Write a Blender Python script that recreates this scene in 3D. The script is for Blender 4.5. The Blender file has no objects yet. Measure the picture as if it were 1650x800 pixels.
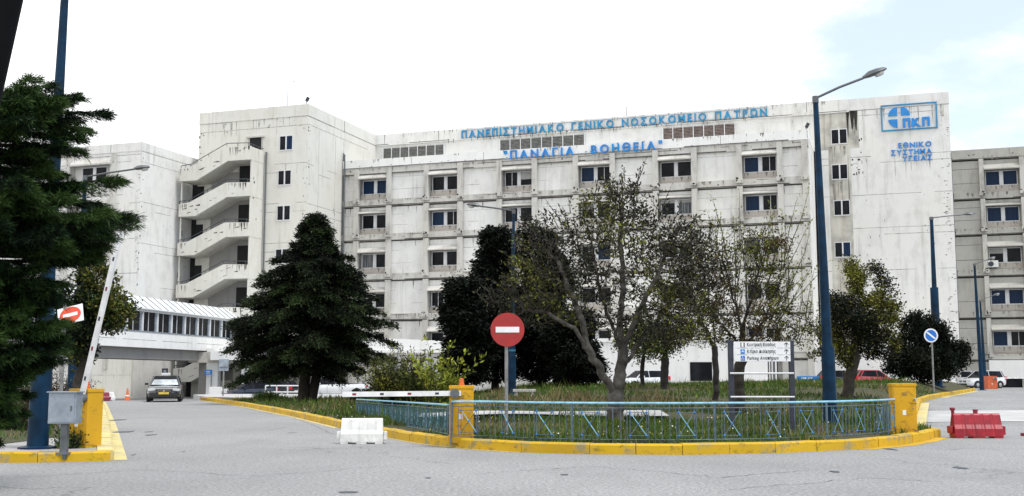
import bpy, bmesh, math, random
import numpy as np
from mathutils import Vector, Matrix
R = math.radians
random.seed(7); rng = np.random.default_rng(11)
scene = bpy.context.scene
COL = scene.collection

# ------------------------------------------------------------------ camera, sky, sun, exposure
FPX, EYE, PITCH = 1800.0, 1.33, math.atan(208/1800)
cam_d = bpy.data.cameras.new('camera'); cam = bpy.data.objects.new('camera', cam_d); COL.objects.link(cam)
cam.location = (0, 0, EYE); cam.rotation_euler = (math.pi/2 + PITCH, 0, 0)
cam_d.sensor_width = 36.0; cam_d.lens = 36.0*FPX/1650; cam_d.clip_start = 0.1; cam_d.clip_end = 3000
scene.camera = cam

SUN_DIR = Vector((0.42, -0.30, 0.86)).normalized()
sun_d = bpy.data.lights.new('sun', 'SUN'); sun_d.energy = 2.1; sun_d.angle = R(16); sun_d.color = (1, .975, .945)
sun = bpy.data.objects.new('sun', sun_d); COL.objects.link(sun)
sun.rotation_euler = SUN_DIR.to_track_quat('Z', 'Y').to_euler(); sun.location = (30, -30, 60)

world = bpy.data.worlds.new('World'); scene.world = world; world.use_nodes = True
def setup_world():
    nt = world.node_tree; N = nt.nodes; L = nt.links; N.clear()
    out = N.new('ShaderNodeOutputWorld'); bg = N.new('ShaderNodeBackground'); bg.inputs['Strength'].default_value = 0.1
    sky = N.new('ShaderNodeTexSky'); sky.sky_type = 'NISHITA'; sky.sun_disc = False
    sky.sun_elevation = math.asin(SUN_DIR.z); sky.sun_rotation = math.atan2(SUN_DIR.x, SUN_DIR.y)
    tc = N.new('ShaderNodeTexCoord')
    mp = N.new('ShaderNodeMapping'); mp.inputs['Scale'].default_value = (3.2, 3.2, 7.0); mp.inputs['Location'].default_value = (1.3, .4, .2)
    nz = N.new('ShaderNodeTexNoise'); nz.inputs['Scale'].default_value = 1.5; nz.inputs['Detail'].default_value = 7; nz.inputs['Roughness'].default_value = .55
    L.new(tc.outputs['Generated'], mp.inputs['Vector']); L.new(mp.outputs[0], nz.inputs['Vector'])
    dot = N.new('ShaderNodeVectorMath'); dot.operation = 'DOT_PRODUCT'; dot.inputs[1].default_value = (1.0, 0.0, 0.55)
    L.new(tc.outputs['Generated'], dot.inputs[0])
    add = N.new('ShaderNodeMath'); add.operation = 'MULTIPLY_ADD'; add.inputs[1].default_value = 0.85
    L.new(nz.outputs['Fac'], add.inputs[0]); L.new(dot.outputs['Value'], add.inputs[2])
    rp = N.new('ShaderNodeMapRange'); rp.interpolation_type = 'SMOOTHSTEP'
    rp.inputs['From Min'].default_value = .74; rp.inputs['From Max'].default_value = 1.0
    rp.inputs['To Min'].default_value = 1.0; rp.inputs['To Max'].default_value = 0.2
    L.new(add.outputs[0], rp.inputs['Value'])
    mx = N.new('ShaderNodeMix'); mx.data_type = 'RGBA'
    L.new(rp.outputs[0], mx.inputs['Factor'])
    mul = N.new('ShaderNodeMix'); mul.data_type = 'RGBA'; mul.blend_type = 'ADD'; mul.inputs['Factor'].default_value = 1
    mul.inputs['B'].default_value = (2.3, 2.7, 2.9, 1)
    L.new(sky.outputs[0], mul.inputs['A'])
    L.new(mul.outputs['Result'], mx.inputs['A'])
    mx.inputs['B'].default_value = (12.5, 12.6, 12.7, 1)
    L.new(mx.outputs['Result'], bg.inputs['Color']); L.new(bg.outputs[0], out.inputs['Surface'])
setup_world()
vs = scene.view_settings; vs.view_transform = 'Standard'; vs.look = 'None'; vs.exposure = 0.42; vs.gamma = 1; vs.use_curve_mapping = False

# ------------------------------------------------------------------ picture -> place helpers
CP, SP = math.cos(PITCH), math.sin(PITCH)
def ray(px, py):
    a = (px-825)/FPX; b = (400-py)/FPX
    return Vector((a, CP-b*SP, SP+b*CP))
def at(px, py, Y):
    r = ray(px, py); return Vector((0, 0, EYE)) + r*(Y/r.y)
def gnd(px, py, z=0.0):
    r = ray(px, py); return Vector((0, 0, EYE)) + r*((z-EYE)/r.z)
TAN = 0.34; TH = math.atan(TAN)
FO = Vector((0, 102.5, 0)); FE = Vector((math.cos(TH), -math.sin(TH), 0)); FN = Vector((math.sin(TH), math.cos(TH), 0))
def fw(u, w, z=0.0): return FO + FE*u + FN*w + Vector((0, 0, z))
def fhit(px, py, w):
    r = ray(px, py); q = fw(0, w); c = Vector((0, 0, EYE))
    P = c + r*((q-c).dot(FN)/r.dot(FN)); return (P-FO).dot(FE), P.z
def sst(x): x = min(1, max(0, x)); return x*x*(3-2*x)

# ------------------------------------------------------------------ materials
MATS = {}
class NT:
    def __init__(s, name):
        m = bpy.data.materials.new(name); m.use_nodes = True; s.m = m; s.t = m.node_tree; s.N = s.t.nodes; s.L = s.t.links
        s.b = s.N['Principled BSDF']; MATS[name] = m
    def coord(s, scale=(1, 1, 1), which='Object'):
        tc = s.N.new('ShaderNodeTexCoord'); mp = s.N.new('ShaderNodeMapping'); mp.inputs['Scale'].default_value = scale
        s.L.new(tc.outputs[which], mp.inputs['Vector']); return mp.outputs[0]
    def noise(s, vec, scale, detail=4, rough=.55):
        n = s.N.new('ShaderNodeTexNoise'); n.inputs['Scale'].default_value = scale; n.inputs['Detail'].default_value = detail; n.inputs['Roughness'].default_value = rough
        s.L.new(vec, n.inputs['Vector']); return n.outputs['Fac']
    def ramp(s, fac, lo, hi, a=0., b=1.):
        r = s.N.new('ShaderNodeMapRange'); r.inputs['From Min'].default_value = lo; r.inputs['From Max'].default_value = hi
        r.inputs['To Min'].default_value = a; r.inputs['To Max'].default_value = b; s.L.new(fac, r.inputs['Value']); return r.outputs[0]
    def math(s, op, a, b):
        n = s.N.new('ShaderNodeMath'); n.operation = op
        for i, v in enumerate((a, b)):
            if isinstance(v, (int, float)): n.inputs[i].default_value = v
            else: s.L.new(v, n.inputs[i])
        return n.outputs[0]
    def mix(s, fac, a, b, blend='MIX'):
        n = s.N.new('ShaderNodeMix'); n.data_type = 'RGBA'; n.blend_type = blend
        if isinstance(fac, (int, float)): n.inputs['Factor'].default_value = fac
        else: s.L.new(fac, n.inputs['Factor'])
        for k, v in (('A', a), ('B', b)):
            if isinstance(v, tuple): n.inputs[k].default_value = (*v[:3], 1)
            else: s.L.new(v, n.inputs[k])
        return n.outputs['Result']
    def bump(s, h, strength=.3, dist=.02):
        n = s.N.new('ShaderNodeBump'); n.inputs['Strength'].default_value = strength; n.inputs['Distance'].default_value = dist
        s.L.new(h, n.inputs['Height']); s.L.new(n.outputs[0], s.b.inputs['Normal'])
    def done(s, col, rough=.7, metal=0., spec=.5):
        if isinstance(col, tuple): s.b.inputs['Base Color'].default_value = (*col[:3], 1)
        else: s.L.new(col, s.b.inputs['Base Color'])
        s.b.inputs['Roughness'].default_value = rough; s.b.inputs['Metallic'].default_value = metal
        s.b.inputs['Specular IOR Level'].default_value = spec
        return s.m
def simple(name, col, rough=.6, metal=0., var=.15, scale=6., spec=.5, coat=0.):
    t = NT(name); v = t.coord()
    n = t.noise(v, scale, 5)
    dark = tuple(c*(1-var*1.6) for c in col); lite = tuple(min(1, c*(1+var)) for c in col)
    c = t.mix(t.ramp(n, .3, .7), dark, lite)
    m = t.done(c, rough, metal, spec)
    if coat: t.b.inputs['Coat Weight'].default_value = coat; t.b.inputs['Coat Roughness'].default_value = .05
    return m
def concrete(name, base, dirt, streak=.5, warm=(.60, .55, .42), warmth=.25, blot=.35):
    t = NT(name); v = t.coord()
    big = t.noise(v, .16, 5, .6)
    c = t.mix(t.ramp(big, .35, .7, 0, warmth), base, warm)
    med = t.noise(t.coord((.8, .8, .5)), 1.1, 6, .65)
    c = t.mix(t.ramp(med, .48, .78, 0, blot), c, dirt)
    st = t.noise(t.coord((2.6, 2.6, .13)), 1.0, 5, .6)
    gate = t.ramp(t.noise(t.coord((.35, .35, .25)), 1.0, 3), .42, .62)
    c = t.mix(t.math('MULTIPLY', t.ramp(st, .52, .72, 0, streak), gate), c, dirt)
    # short black run-off marks and chipped spots
    ch = t.noise(t.coord((3.5, 3.5, 1.1)), 1.6, 3, .5)
    c = t.mix(t.ramp(ch, .735, .76, 0, .75), c, tuple(x*.35 for x in dirt))
    fine = t.noise(v, 9, 4, .6)
    c = t.mix(t.ramp(fine, .35, .7, 0, .10), c, dirt)
    t.bump(fine, .25, .02)
    return t.done(c, .85, 0, .25)
concrete('wall_white', (.70, .70, .685), (.27, .26, .235), .6, blot=.42)
concrete('wall_cream', (.63, .625, .585), (.34, .31, .25), .6)
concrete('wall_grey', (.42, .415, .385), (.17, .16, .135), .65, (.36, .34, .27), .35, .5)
concrete('trim', (.53, .525, .50), (.15, .14, .125), .85, (.5, .45, .34), .35, .65)
concrete('spandrel', (.42, .40, .365), (.19, .165, .14), .8, (.46, .36, .29), .75, .7)
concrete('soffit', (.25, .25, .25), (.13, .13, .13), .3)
concrete('white_fascia', (.76, .76, .75), (.42, .41, .38), .4, (.7, .68, .6), .2, .25)
simple('joint_and_shade', (.085, .08, .075), .9, var=.4, scale=3)
simple('faint_joint', (.34, .335, .32), .9, var=.45, scale=2.2)
simple('stain', (.44, .43, .395), .9, var=.35, scale=2.5)
simple('stain_dark', (.27, .255, .225), .9, var=.4, scale=2.5)
simple('blind', (.36, .36, .35), .7, var=.12)
simple('chip_and_shade', (.03, .028, .025), .95, var=.3)
simple('dark_void', (.012, .012, .013), .9)
simple('rust', (.17, .075, .045), .9, var=.4)
simple('door_dark', (.05, .055, .06), .5)
simple('white_frame', (.62, .63, .64), .45, var=.08)
simple('white_paint', (.72, .72, .72), .5, var=.12, scale=4)
simple('white_plastic', (.66, .66, .64), .45, var=.14, scale=5)
simple('red_plastic', (.29, .006, .016), .38, var=.25, scale=5)
simple('maroon_plastic', (.20, .01, .03), .5, var=.2)
simple('rubber', (.018, .018, .018), .8)
simple('alu', (.5, .51, .53), .3, .9, .1)
simple('galv', (.30, .345, .40), .45, .55, .18, 4)
simple('galv_dark', (.13, .145, .155), .5, .4, .25)
simple('pole_blue', (.003, .024, .056), .5, .0, .35, 3, .15)
simple('pole_pale', (.03, .13, .21), .5, 0, .35, 3, .25)
simple('lamp_grey', (.12, .125, .13), .45, .5, .2)
simple('lamp_lens', (.5, .5, .48), .25)
simple('rail_blue', (.22, .46, .60), .5, 0, .2, 8)
simple('bar_blue', (.085, .135, .17), .55, .1, .35, 8)
simple('bar_teal', (.012, .075, .105), .55, 0, .3, 8)
simple('knot_blue', (.02, .19, .50), .5, 0, .2, 8)
simple('sign_blue', (.004, .20, .56), .5, 0, .14, 2)
simple('sign_cyan', (.005, .20, .40), .5, 0, .16, 2)
simple('sign_round_blue', (.006, .13, .50), .4, 0, .1)
simple('sign_red', (.34, .012, .012), .4, 0, .12, 5)
simple('sign_orange_red', (.62, .06, .015), .4, 0, .12, 5)
simple('sign_white', (.74, .75, .76), .4, 0, .06)
simple('sign_black', (.012, .012, .014), .5)
simple('post_dark', (.035, .04, .055), .5, .3, .25)
simple('grey_post', (.24, .24, .235), .6, .3, .25)
simple('orange', (.62, .12, .015), .5, 0, .15)
simple('orange_box', (.50, .10, .03), .5, 0, .15)
simple('slat_grey', (.15, .15, .14), .7, 0, .25, 3)
simple('slat_brown', (.18, .135, .12), .7, 0, .3, 3)
simple('rail_dark', (.07, .08, .09), .6, .3, .3)
simple('roof_slat', (.70, .72, .73), .5, .0, .12, 1.5)
simple('skin', (.50, .30, .21), .55, 0, .06)
simple('hair', (.02, .015, .012), .6)
simple('cloth_dark', (.015, .015, .022), .85)
simple('cloth_white', (.66, .67, .70), .85)
simple('mask_blue', (.40, .62, .70), .8)
simple('jeans', (.03, .045, .09), .85)
simple('stone', (.42, .41, .39), .8, 0, .2)
simple('bark_grey', (.085, .078, .068), .9, 0, .45, 5)
simple('bark_brown', (.035, .028, .021), .9, 0, .4, 5)
simple('bark_dark', (.016, .013, .011), .9, 0, .4, 5)
simple('fence_pole_dark', (.003, .003, .004), .8, spec=.1)
def leafmat(name, col, var=.35, rough=.6, scale=1.2, trans=.0):
    t = NT(name); v = t.coord(); n = t.noise(v, scale, 4)
    a = tuple(c*(1-var) for c in col); b = tuple(c*(1+var) for c in col)
    c = t.mix(t.ramp(n, .35, .68), a, b); t.done(c, rough, 0, .10)
    return t.m
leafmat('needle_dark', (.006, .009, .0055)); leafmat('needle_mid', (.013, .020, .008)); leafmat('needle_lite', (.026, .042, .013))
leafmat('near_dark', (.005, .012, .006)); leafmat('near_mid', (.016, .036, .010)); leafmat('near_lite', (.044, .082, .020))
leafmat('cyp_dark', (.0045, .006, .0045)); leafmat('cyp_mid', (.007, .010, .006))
leafmat('leaf_dark', (.015, .016, .009), rough=.45); leafmat('leaf_mid', (.038, .039, .018), rough=.3); leafmat('leaf_yel', (.17, .19, .022), rough=.5)
leafmat('leaf_olive', (.088, .084, .018)); leafmat('leaf_green', (.024, .045, .010), rough=.45); leafmat('leaf_bush', (.0065, .010, .0055), rough=.45)
leafmat('leaf_brown', (.06, .036, .018)); leafmat('shrub_a', (.055, .07, .018)); leafmat('shrub_b', (.095, .085, .025)); leafmat('shrub_c', (.26, .27, .03))
leafmat('leaf_citron', (.20, .24, .03))
leafmat('grass_a', (.042, .086, .014), scale=.6); leafmat('grass_b', (.088, .115, .022), scale=.6); leafmat('grass_dry', (.17, .13, .065), scale=.6)
leafmat('flower', (.75, .75, .68), .1); leafmat('flower_yel', (.65, .50, .05), .1)

def mk_asphalt():
    t = NT('asphalt'); v = t.coord()
    big = t.noise(v, .11, 5, .6); mid = t.noise(t.coord((1, .45, 1)), .8, 5, .6); f1 = t.noise(v, 19, 5, .8); f2 = t.noise(v, 85, 3, .7)
    c = t.mix(t.ramp(big, .35, .66), (.275, .275, .274), (.36, .36, .357))
    c = t.mix(t.ramp(mid, .45, .8, 0, .5), c, (.20, .20, .20))
    sp = t.math('ADD', t.math('MULTIPLY', f1, .55), t.math('MULTIPLY', f2, .45))
    c = t.mix(t.ramp(sp, .41, .54, .0, 1), (.11, .11, .11), c)
    c = t.mix(t.ramp(sp, .54, .68, 0, .7), c, (.55, .55, .55))
    vo = t.N.new('ShaderNodeTexVoronoi'); vo.feature = 'DISTANCE_TO_EDGE'; vo.inputs['Scale'].default_value = .17
    wv = t.N.new('ShaderNodeVectorMath'); wv.operation = 'ADD'; nn = t.N.new('ShaderNodeTexNoise'); nn.inputs['Scale'].default_value = 1.1; nn.inputs['Detail'].default_value = 5
    t.L.new(v, nn.inputs['Vector']); t.L.new(v, wv.inputs[0]); t.L.new(nn.outputs['Color'], wv.inputs[1]); t.L.new(wv.outputs[0], vo.inputs['Vector'])
    crack = t.ramp(vo.outputs['Distance'], .0, .006, 1, 0)
    gate = t.ramp(t.noise(v, .19, 2), .50, .58)
    c = t.mix(t.math('MULTIPLY', t.math('MULTIPLY', crack, gate), .5), c, (.06, .06, .06))
    oil = t.ramp(t.noise(t.coord((.9, .35, 1)), .9, 2), .70, .76, 0, .55)
    c = t.mix(oil, c, (.10, .10, .10))
    t.bump(sp, .5, .012)
    t.done(c, .85, 0, .25)
mk_asphalt()
def mk_paving(name, a, b):
    t = NT(name); v = t.coord(); n1 = t.noise(v, .8, 6, .6); n2 = t.noise(v, 40, 3, .7)
    c = t.mix(t.ramp(n1, .35, .7), a, b); c = t.mix(t.ramp(n2, .5, .7, 0, .3), c, tuple(x*.5 for x in a)); t.bump(n2, .3, .01); t.done(c, .85, 0, .2)
mk_paving('paving', (.26, .255, .25), (.36, .355, .345)); mk_paving('pale_concrete', (.38, .38, .37), (.50, .50, .49)); mk_paving('soil', (.05, .055, .025), (.075, .065, .035))
def mk_yellow(name, col, worn, amt):
    t = NT(name); v = t.coord(); n1 = t.noise(v, 2.2, 7, .65); n2 = t.noise(t.coord((2.0, 2.0, 2.6)), 3.5, 6, .7); n3 = t.noise(v, .7, 3)
    c = t.mix(t.ramp(n3, .35, .7), col, tuple(x*.8 for x in col))
    c = t.mix(t.ramp(n1, .53, .62, 0, amt), c, worn); c = t.mix(t.ramp(n2, .55, .70, 0, .75), c, (.10, .08, .03))
    t.bump(n1, .25, .01); t.done(c, .7, 0, .3)
mk_yellow('kerb_yellow', (.56, .345, .012), (.27, .235, .13), .9)
mk_yellow('kerb_pale', (.62, .52, .22), (.36, .34, .28), .8)
mk_yellow('box_yellow', (.60, .33, .012), (.42, .25, .05), .2)
def mk_glass(name, a, b=None):
    t = NT(name)
    if b:
        v = t.coord((9, 9, .3)); n = t.noise(v, 2.0, 2); c = t.mix(t.ramp(n, .4, .6), a, b)
    else:
        n = t.noise(t.coord(), .9, 3); c = t.mix(t.ramp(n, .4, .65), a, tuple(x*2.2+.004 for x in a))
    t.done(c, .12, 0, .09)
mk_glass('glass_dark', (.005, .006, .008)); mk_glass('glass_blue', (.006, .018, .05), (.009, .027, .064)); mk_glass('glass_curtain', (.05, .055, .06), (.20, .21, .22))
mk_glass('glass_car', (.006, .007, .009)); mk_glass('glass_windscreen', (.30, .33, .34))  # taxi windscreen: reflected sky put in as a pale base colour
def carpaint(name, col, rough=.25): simple(name, col, rough, .1, .04, 2, .5, .8)
carpaint('paint_black', (.008, .009, .012)); simple('paint_taxi', (.035, .036, .04), .16, .6, .04, 2, .5, 1.0); carpaint('paint_navy', (.008, .012, .03)); carpaint('paint_white', (.68, .69, .70)); carpaint('paint_red', (.34, .03, .035)); carpaint('paint_silver', (.50, .51, .53))
simple('lens_red', (.5, .01, .02), .2); simple('lens_clear', (.6, .62, .64), .12, .2); simple('plate_yellow', (.62, .46, .05), .5); simple('plate_white', (.65, .65, .65), .5); simple('chrome', (.7, .7, .72), .12, 1.0, .03)
simple('taxi_lamp', (.72, .73, .72), .35)
# ------------------------------------------------------------------ mesh helpers
class MB:
    """collects shapes; build() links them as ONE mesh object"""
    def __init__(s, off=(0, 0, 0)): s.v = []; s.f = []; s.mi = []; s.off = Vector(off)
    def add(s, vs, fs, mi=0):
        n = len(s.v); s.v += [tuple(Vector(p)-s.off) for p in vs]; s.f += [tuple(i+n for i in f) for f in fs]; s.mi += [mi]*len(fs)
    def box(s, x0, x1, y0, y1, z0, z1, mi=0, M=None):
        vs = [Vector((x, y, z)) for z in (z0, z1) for y in (y0, y1) for x in (x0, x1)]
        if M: vs = [M @ p for p in vs]
        s.add(vs, [(0, 2, 3, 1), (4, 5, 7, 6), (0, 1, 5, 4), (2, 6, 7, 3), (0, 4, 6, 2), (1, 3, 7, 5)], mi)
    def bevbox(s, x0, x1, y0, y1, z0, z1, b=.02, mi=0, M=None):
        bm = bmesh.new(); bmesh.ops.create_cube(bm, size=1)
        for p in bm.verts: p.co = Vector((x0+(p.co.x+.5)*(x1-x0), y0+(p.co.y+.5)*(y1-y0), z0+(p.co.z+.5)*(z1-z0)))
        bmesh.ops.bevel(bm, geom=bm.edges[:], offset=b, segments=2, affect='EDGES', profile=.7)
        bm.verts.ensure_lookup_table()
        vs = [p.co.copy() for p in bm.verts]
        if M: vs = [M @ p for p in vs]
        s.add(vs, [tuple(q.index for q in f.verts) for f in bm.faces], mi); bm.free()
    def prism(s, poly, axis, a0, a1, mi=0, M=None):
        """poly: 2d outline; axis 'x','y' or 'z' is the extrusion axis"""
        def p3(q, a):
            return Vector({'x': (a, q[0], q[1]), 'y': (q[0], a, q[1]), 'z': (q[0], q[1], a)}[axis])
        n = len(poly); vs = [p3(q, a0) for q in poly]+[p3(q, a1) for q in poly]
        if M: vs = [M @ p for p in vs]
        fs = [tuple(range(n))[::-1], tuple(range(n, 2*n))]+[(i, (i+1) % n, n+(i+1) % n, n+i) for i in range(n)]
        s.add(vs, fs, mi)
    def tube(s, pts, rad, n=8, mi=0, caps=True):
        pts = [Vector(p) for p in pts]; k = len(pts)
        if isinstance(rad, (int, float)): rad = [rad]*k
        vs = []; up = None
        for i, p in enumerate(pts):
            d = (pts[min(i+1, k-1)]-pts[max(i-1, 0)]).normalized()
            if up is None: up = d.orthogonal().normalized()
            a = (up-d*up.dot(d)).normalized(); b = d.cross(a); up = a
            vs += [p+(a*math.cos(2*math.pi*j/n)+b*math.sin(2*math.pi*j/n))*rad[i] for j in range(n)]
        fs = [(i*n+j, i*n+(j+1) % n, (i+1)*n+(j+1) % n, (i+1)*n+j) for i in range(k-1) for j in range(n)]
        if caps: fs += [tuple(range(n))[::-1], tuple((k-1)*n+j for j in range(n))]
        s.add(vs, fs, mi)
    def beam(s, p0, p1, w, h, mi=0, up=(0, 0, 1)):
        p0 = Vector(p0); p1 = Vector(p1); d = (p1-p0).normalized(); u = Vector(up)
        a = d.cross(u).normalized(); b = a.cross(d)
        vs = [p+a*(sx*w/2)+b*(sz*h/2) for p in (p0, p1) for sx, sz in ((-1, -1), (1, -1), (1, 1), (-1, 1))]
        s.add(vs, [(3, 2, 1, 0), (4, 5, 6, 7), (0, 1, 5, 4), (1, 2, 6, 5), (2, 3, 7, 6), (3, 0, 4, 7)], mi)
    def lathe(s, prof, n=20, mi=0, M=None):
        vs = []; k = len(prof)
        for r, z in prof: vs += [Vector((r*math.cos(2*math.pi*j/n), r*math.sin(2*math.pi*j/n), z)) for j in range(n)]
        if M: vs = [M @ p for p in vs]
        fs = [(i*n+j, i*n+(j+1) % n, (i+1)*n+(j+1) % n, (i+1)*n+j) for i in range(k-1) for j in range(n)]
        fs += [tuple(range(n))[::-1], tuple((k-1)*n+j for j in range(n))]
        s.add(vs, fs, mi)
    def build(s, name, mats, parent=None, smooth=False, loc=(0, 0, 0), label=None, bevel=0):
        if isinstance(mats, str): mats = [mats]
        me = bpy.data.meshes.new(name); me.from_pydata([tuple(v) for v in s.v], [], s.f)
        for m in mats: me.materials.append(MATS[m])
        me.polygons.foreach_set('material_index', s.mi)
        if smooth:
            me.polygons.foreach_set('use_smooth', [True]*len(me.polygons))
        me.update()
        bm = bmesh.new(); bm.from_mesh(me); bmesh.ops.recalc_face_normals(bm, faces=bm.faces); bm.to_mesh(me); bm.free()
        if smooth: me.set_sharp_from_angle(angle=R(40))
        o = bpy.data.objects.new(name, me); COL.objects.link(o); o.location = loc
        if parent: o.parent = parent
        if label: o['label'] = label
        if bevel:
            md = o.modifiers.new('bevel', 'BEVEL'); md.width = bevel; md.segments = 2; md.limit_method = 'ANGLE'
        return o
def tag(o, label, cat, group=None, kind=None):
    o['label'] = label; o['category'] = cat
    if group: o['group'] = group
    if kind: o['kind'] = kind
    return o
def thing(name, label, cat, loc=(0, 0, 0), rz=0.0, group=None):
    o = bpy.data.objects.new(name, None); COL.objects.link(o); o.empty_display_size = .3
    o.location = loc; o.rotation_euler = (0, 0, rz); return tag(o, label, cat, group)
def dup(o, loc=None, rz=None, label=None, parent=None):
    c = o.copy(); COL.objects.link(c)
    if parent is not None: c.parent = parent
    if loc is not None: c.location = loc
    if rz is not None: c.rotation_euler = (0, 0, rz)
    if label: c['label'] = label
    for ch in list(o.children): dup(ch, parent=c)
    return c
def structure(o): o['kind'] = 'structure'; return o

# ------------------------------------------------------------------ terrain
def gz(x, y):
    return -.5*sst((y-62)/26)*sst((-6-x)/9)+.4*sst((y-27)/22)*sst((x-8)/8)
def inside(poly, x, y):
    r = False; n = len(poly); j = n-1
    for i in range(n):
        xi, yi = poly[i]; xj, yj = poly[j]
        if (yi > y) != (yj > y) and x < (xj-xi)*(y-yi)/(yj-yi)+xi: r = not r
        j = i
    return r
def edge_dist(poly, x, y):
    best = 1e9; n = len(poly)
    for i in range(n):
        ax, ay = poly[i]; bx, by = poly[(i+1) % n]; dx, dy = bx-ax, by-ay
        t = max(0, min(1, ((x-ax)*dx+(y-ay)*dy)/(dx*dx+dy*dy))); best = min(best, math.hypot(x-ax-t*dx, y-ay-t*dy))
    return best
def sheet(name, poly, mat, zf, cell=None):
    bm = bmesh.new(); bm.faces.new([bm.verts.new((x, y, 0)) for x, y in poly])
    if cell:
        xs = [p[0] for p in poly]; ys = [p[1] for p in poly]
        for ax, lo, hi in ((0, min(xs), max(xs)), (1, min(ys), max(ys))):
            v = math.ceil(lo/cell)*cell
            while v < hi:
                no = Vector((1, 0, 0)) if ax == 0 else Vector((0, 1, 0))
                bmesh.ops.bisect_plane(bm, geom=bm.verts[:]+bm.edges[:]+bm.faces[:], plane_co=no*v, plane_no=no); v += cell
    bmesh.ops.triangulate(bm, faces=bm.faces[:])
    for v in bm.verts: v.co.z = zf(v.co.x, v.co.y)
    bmesh.ops.recalc_face_normals(bm, faces=bm.faces)
    for f in bm.faces:
        if f.normal.z < 0: f.normal_flip()
        f.smooth = True
    me = bpy.data.meshes.new(name); bm.to_mesh(me); bm.free(); me.materials.append(MATS[mat])
    o = bpy.data.objects.new(name, me); COL.objects.link(o); return structure(o)
# the ground: one asphalt sheet out to the horizon
def ground():
    xs = sorted(set(list(np.arange(-60, 61, 2.0))+[-900, -500, -250, -120, -80, 80, 120, 250, 500, 900]))
    ys = sorted(set(list(np.arange(-10, 121, 2.0))+[-300, -100, -40, 150, 220, 400, 800, 1500]))
    m = MB(); nx = len(xs)
    m.add([(x, y, gz(x, y)) for y in ys for x in xs], [(j*nx+i, j*nx+i+1, (j+1)*nx+i+1, (j+1)*nx+i) for j in range(len(ys)-1) for i in range(nx-1)])
    structure(m.build('road', 'asphalt', smooth=True))
ground()
def G2(px, py, z=0.0): p = gnd(px, py, z); return (p.x, p.y)
front = [G2(x, y) for x, y in ((623, 705), (660, 712), (700, 718), (760, 724.5), (840, 729.5), (950, 732.5), (1100, 733.5), (1250, 731), (1380, 724.5), (1450, 718), (1490, 711))]
tip = [G2(1506, 706), (9.55, 25.2), (9.9, 28)]
right = [G2(1484, 652.5, .28), G2(1520, 640.5, .38), G2(1550, 634.5, .4), G2(1572, 630.5, .4)]
back = [(27, 82), (14, 76), (3, 71), (-9, 66)]
left = [(-12.6, 63.2), G2(325, 645.5), G2(362, 650.5), G2(400, 657), G2(470, 671), G2(548, 690)]
ISL = front+tip+right+back+left
def inset(poly, d):
    out = []; n = len(poly)
    area = sum(poly[i][0]*poly[(i+1) % n][1]-poly[(i+1) % n][0]*poly[i][1] for i in range(n)); sg = 1 if area > 0 else -1
    for i in range(n):
        a = Vector(poly[i-1]); b = Vector(poly[i]); c = Vector(poly[(i+1) % n])
        d1 = (b-a).normalized(); d2 = (c-b).normalized()
        n1 = Vector((-d1.y, d1.x))*sg; n2 = Vector((-d2.y, d2.x))*sg; m = (n1+n2).normalized()
        out.append(tuple(b+m*(d/max(.45, m.dot(n1)))))
    return out
KH = .19
LAWN = inset(ISL, .16)
def lz(x, y):
    g = gz(x, y) if x > 0 else 0.0; base = KH-.03+g
    d = edge_dist(ISL, x, y)
    return base+(.72-.6*g)*sst((y-22.5)/25)*sst((x+6)/9)*sst(d/(5-3.4*sst((x-8)/6)))+.05*math.sin(x*1.3+y*.7)*sst(d/3)*.6
sheet('lawn', LAWN, 'soil', lz, .8)
def kerb(name, line, mat, w=.17, h=KH, stone=1.0, side=1, zf=lambda x, y: 0.0, mats=None):
    """row of kerb stones along a line, each slightly out of true"""
    m = MB(); rr = random.Random(5)
    pts = [Vector((x, y)) for x, y in line]; seg = []
    for a, b in zip(pts[:-1], pts[1:]):
        L = (b-a).length; k = max(1, round(L/stone))
        for i in range(k): seg.append((a.lerp(b, i/k), a.lerp(b, (i+1)/k)))
    for a, b in seg:
        d = (b-a).normalized(); nrm = Vector((-d.y, d.x))*side
        g = .006; a2 = a+d*g; b2 = b-d*g; hh = h+rr.uniform(-.008, .008); o = rr.uniform(-.008, .008)
        za = zf(a.x, a.y); zb = zf(b.x, b.y)
        c = .03
        prof = [(0, -.05), (0, hh-c), (c, hh), (w, hh), (w, -.05)]
        vs = []
        for p, z0 in ((a2, za), (b2, zb)):
            for q, z in prof: pp = p+nrm*(q+o); vs.append((pp.x, pp.y, z+z0))
        n = 5
        m.add(vs, [(4, 3, 2, 1, 0), (5, 6, 7, 8, 9)]+[(i, (i+1) % n, n+(i+1) % n, n+i) for i in range(n)], 0 if mats is None else rr.choice(mats))
    return structure(m.build(name, mat))
kerb('kerb', left+front+tip, ['kerb_yellow'], side=1)
kerb('kerb', tip[-1:]+right, ['kerb_yellow'], side=1, zf=gz)
# thin painted line on the road along the kerb foot
def strip(name, line, mat, w0, w1, z=.004, zf=None):
    m = MB(); pts = [Vector((x, y)) for x, y in line]; L = []; Rr = []
    for i, p in enumerate(pts):
        d = (pts[min(i+1, len(pts)-1)]-pts[max(i-1, 0)]).normalized(); nn = Vector((d.y, -d.x))
        L.append(p+nn*w0); Rr.append(p+nn*w1)
    vs = [(p.x, p.y, (zf(p.x, p.y) if zf else 0)+z) for p in L+Rr]; n = len(pts)
    m.add(vs, [(i, i+1, n+i+1, n+i) for i in range(n-1)]); return structure(m.build(name, mat))
strip('road_marking', left[1:], 'kerb_pale', .0, .16)
strip('road_marking', front[-3:]+tip[:2], 'kerb_yellow', .0, .26)
strip('road_marking', tip[-1:]+right, 'kerb_pale', .0, .3, zf=gz, z=.01)
strip('road_marking', front[:5], 'kerb_pale', .0, .09)
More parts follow.
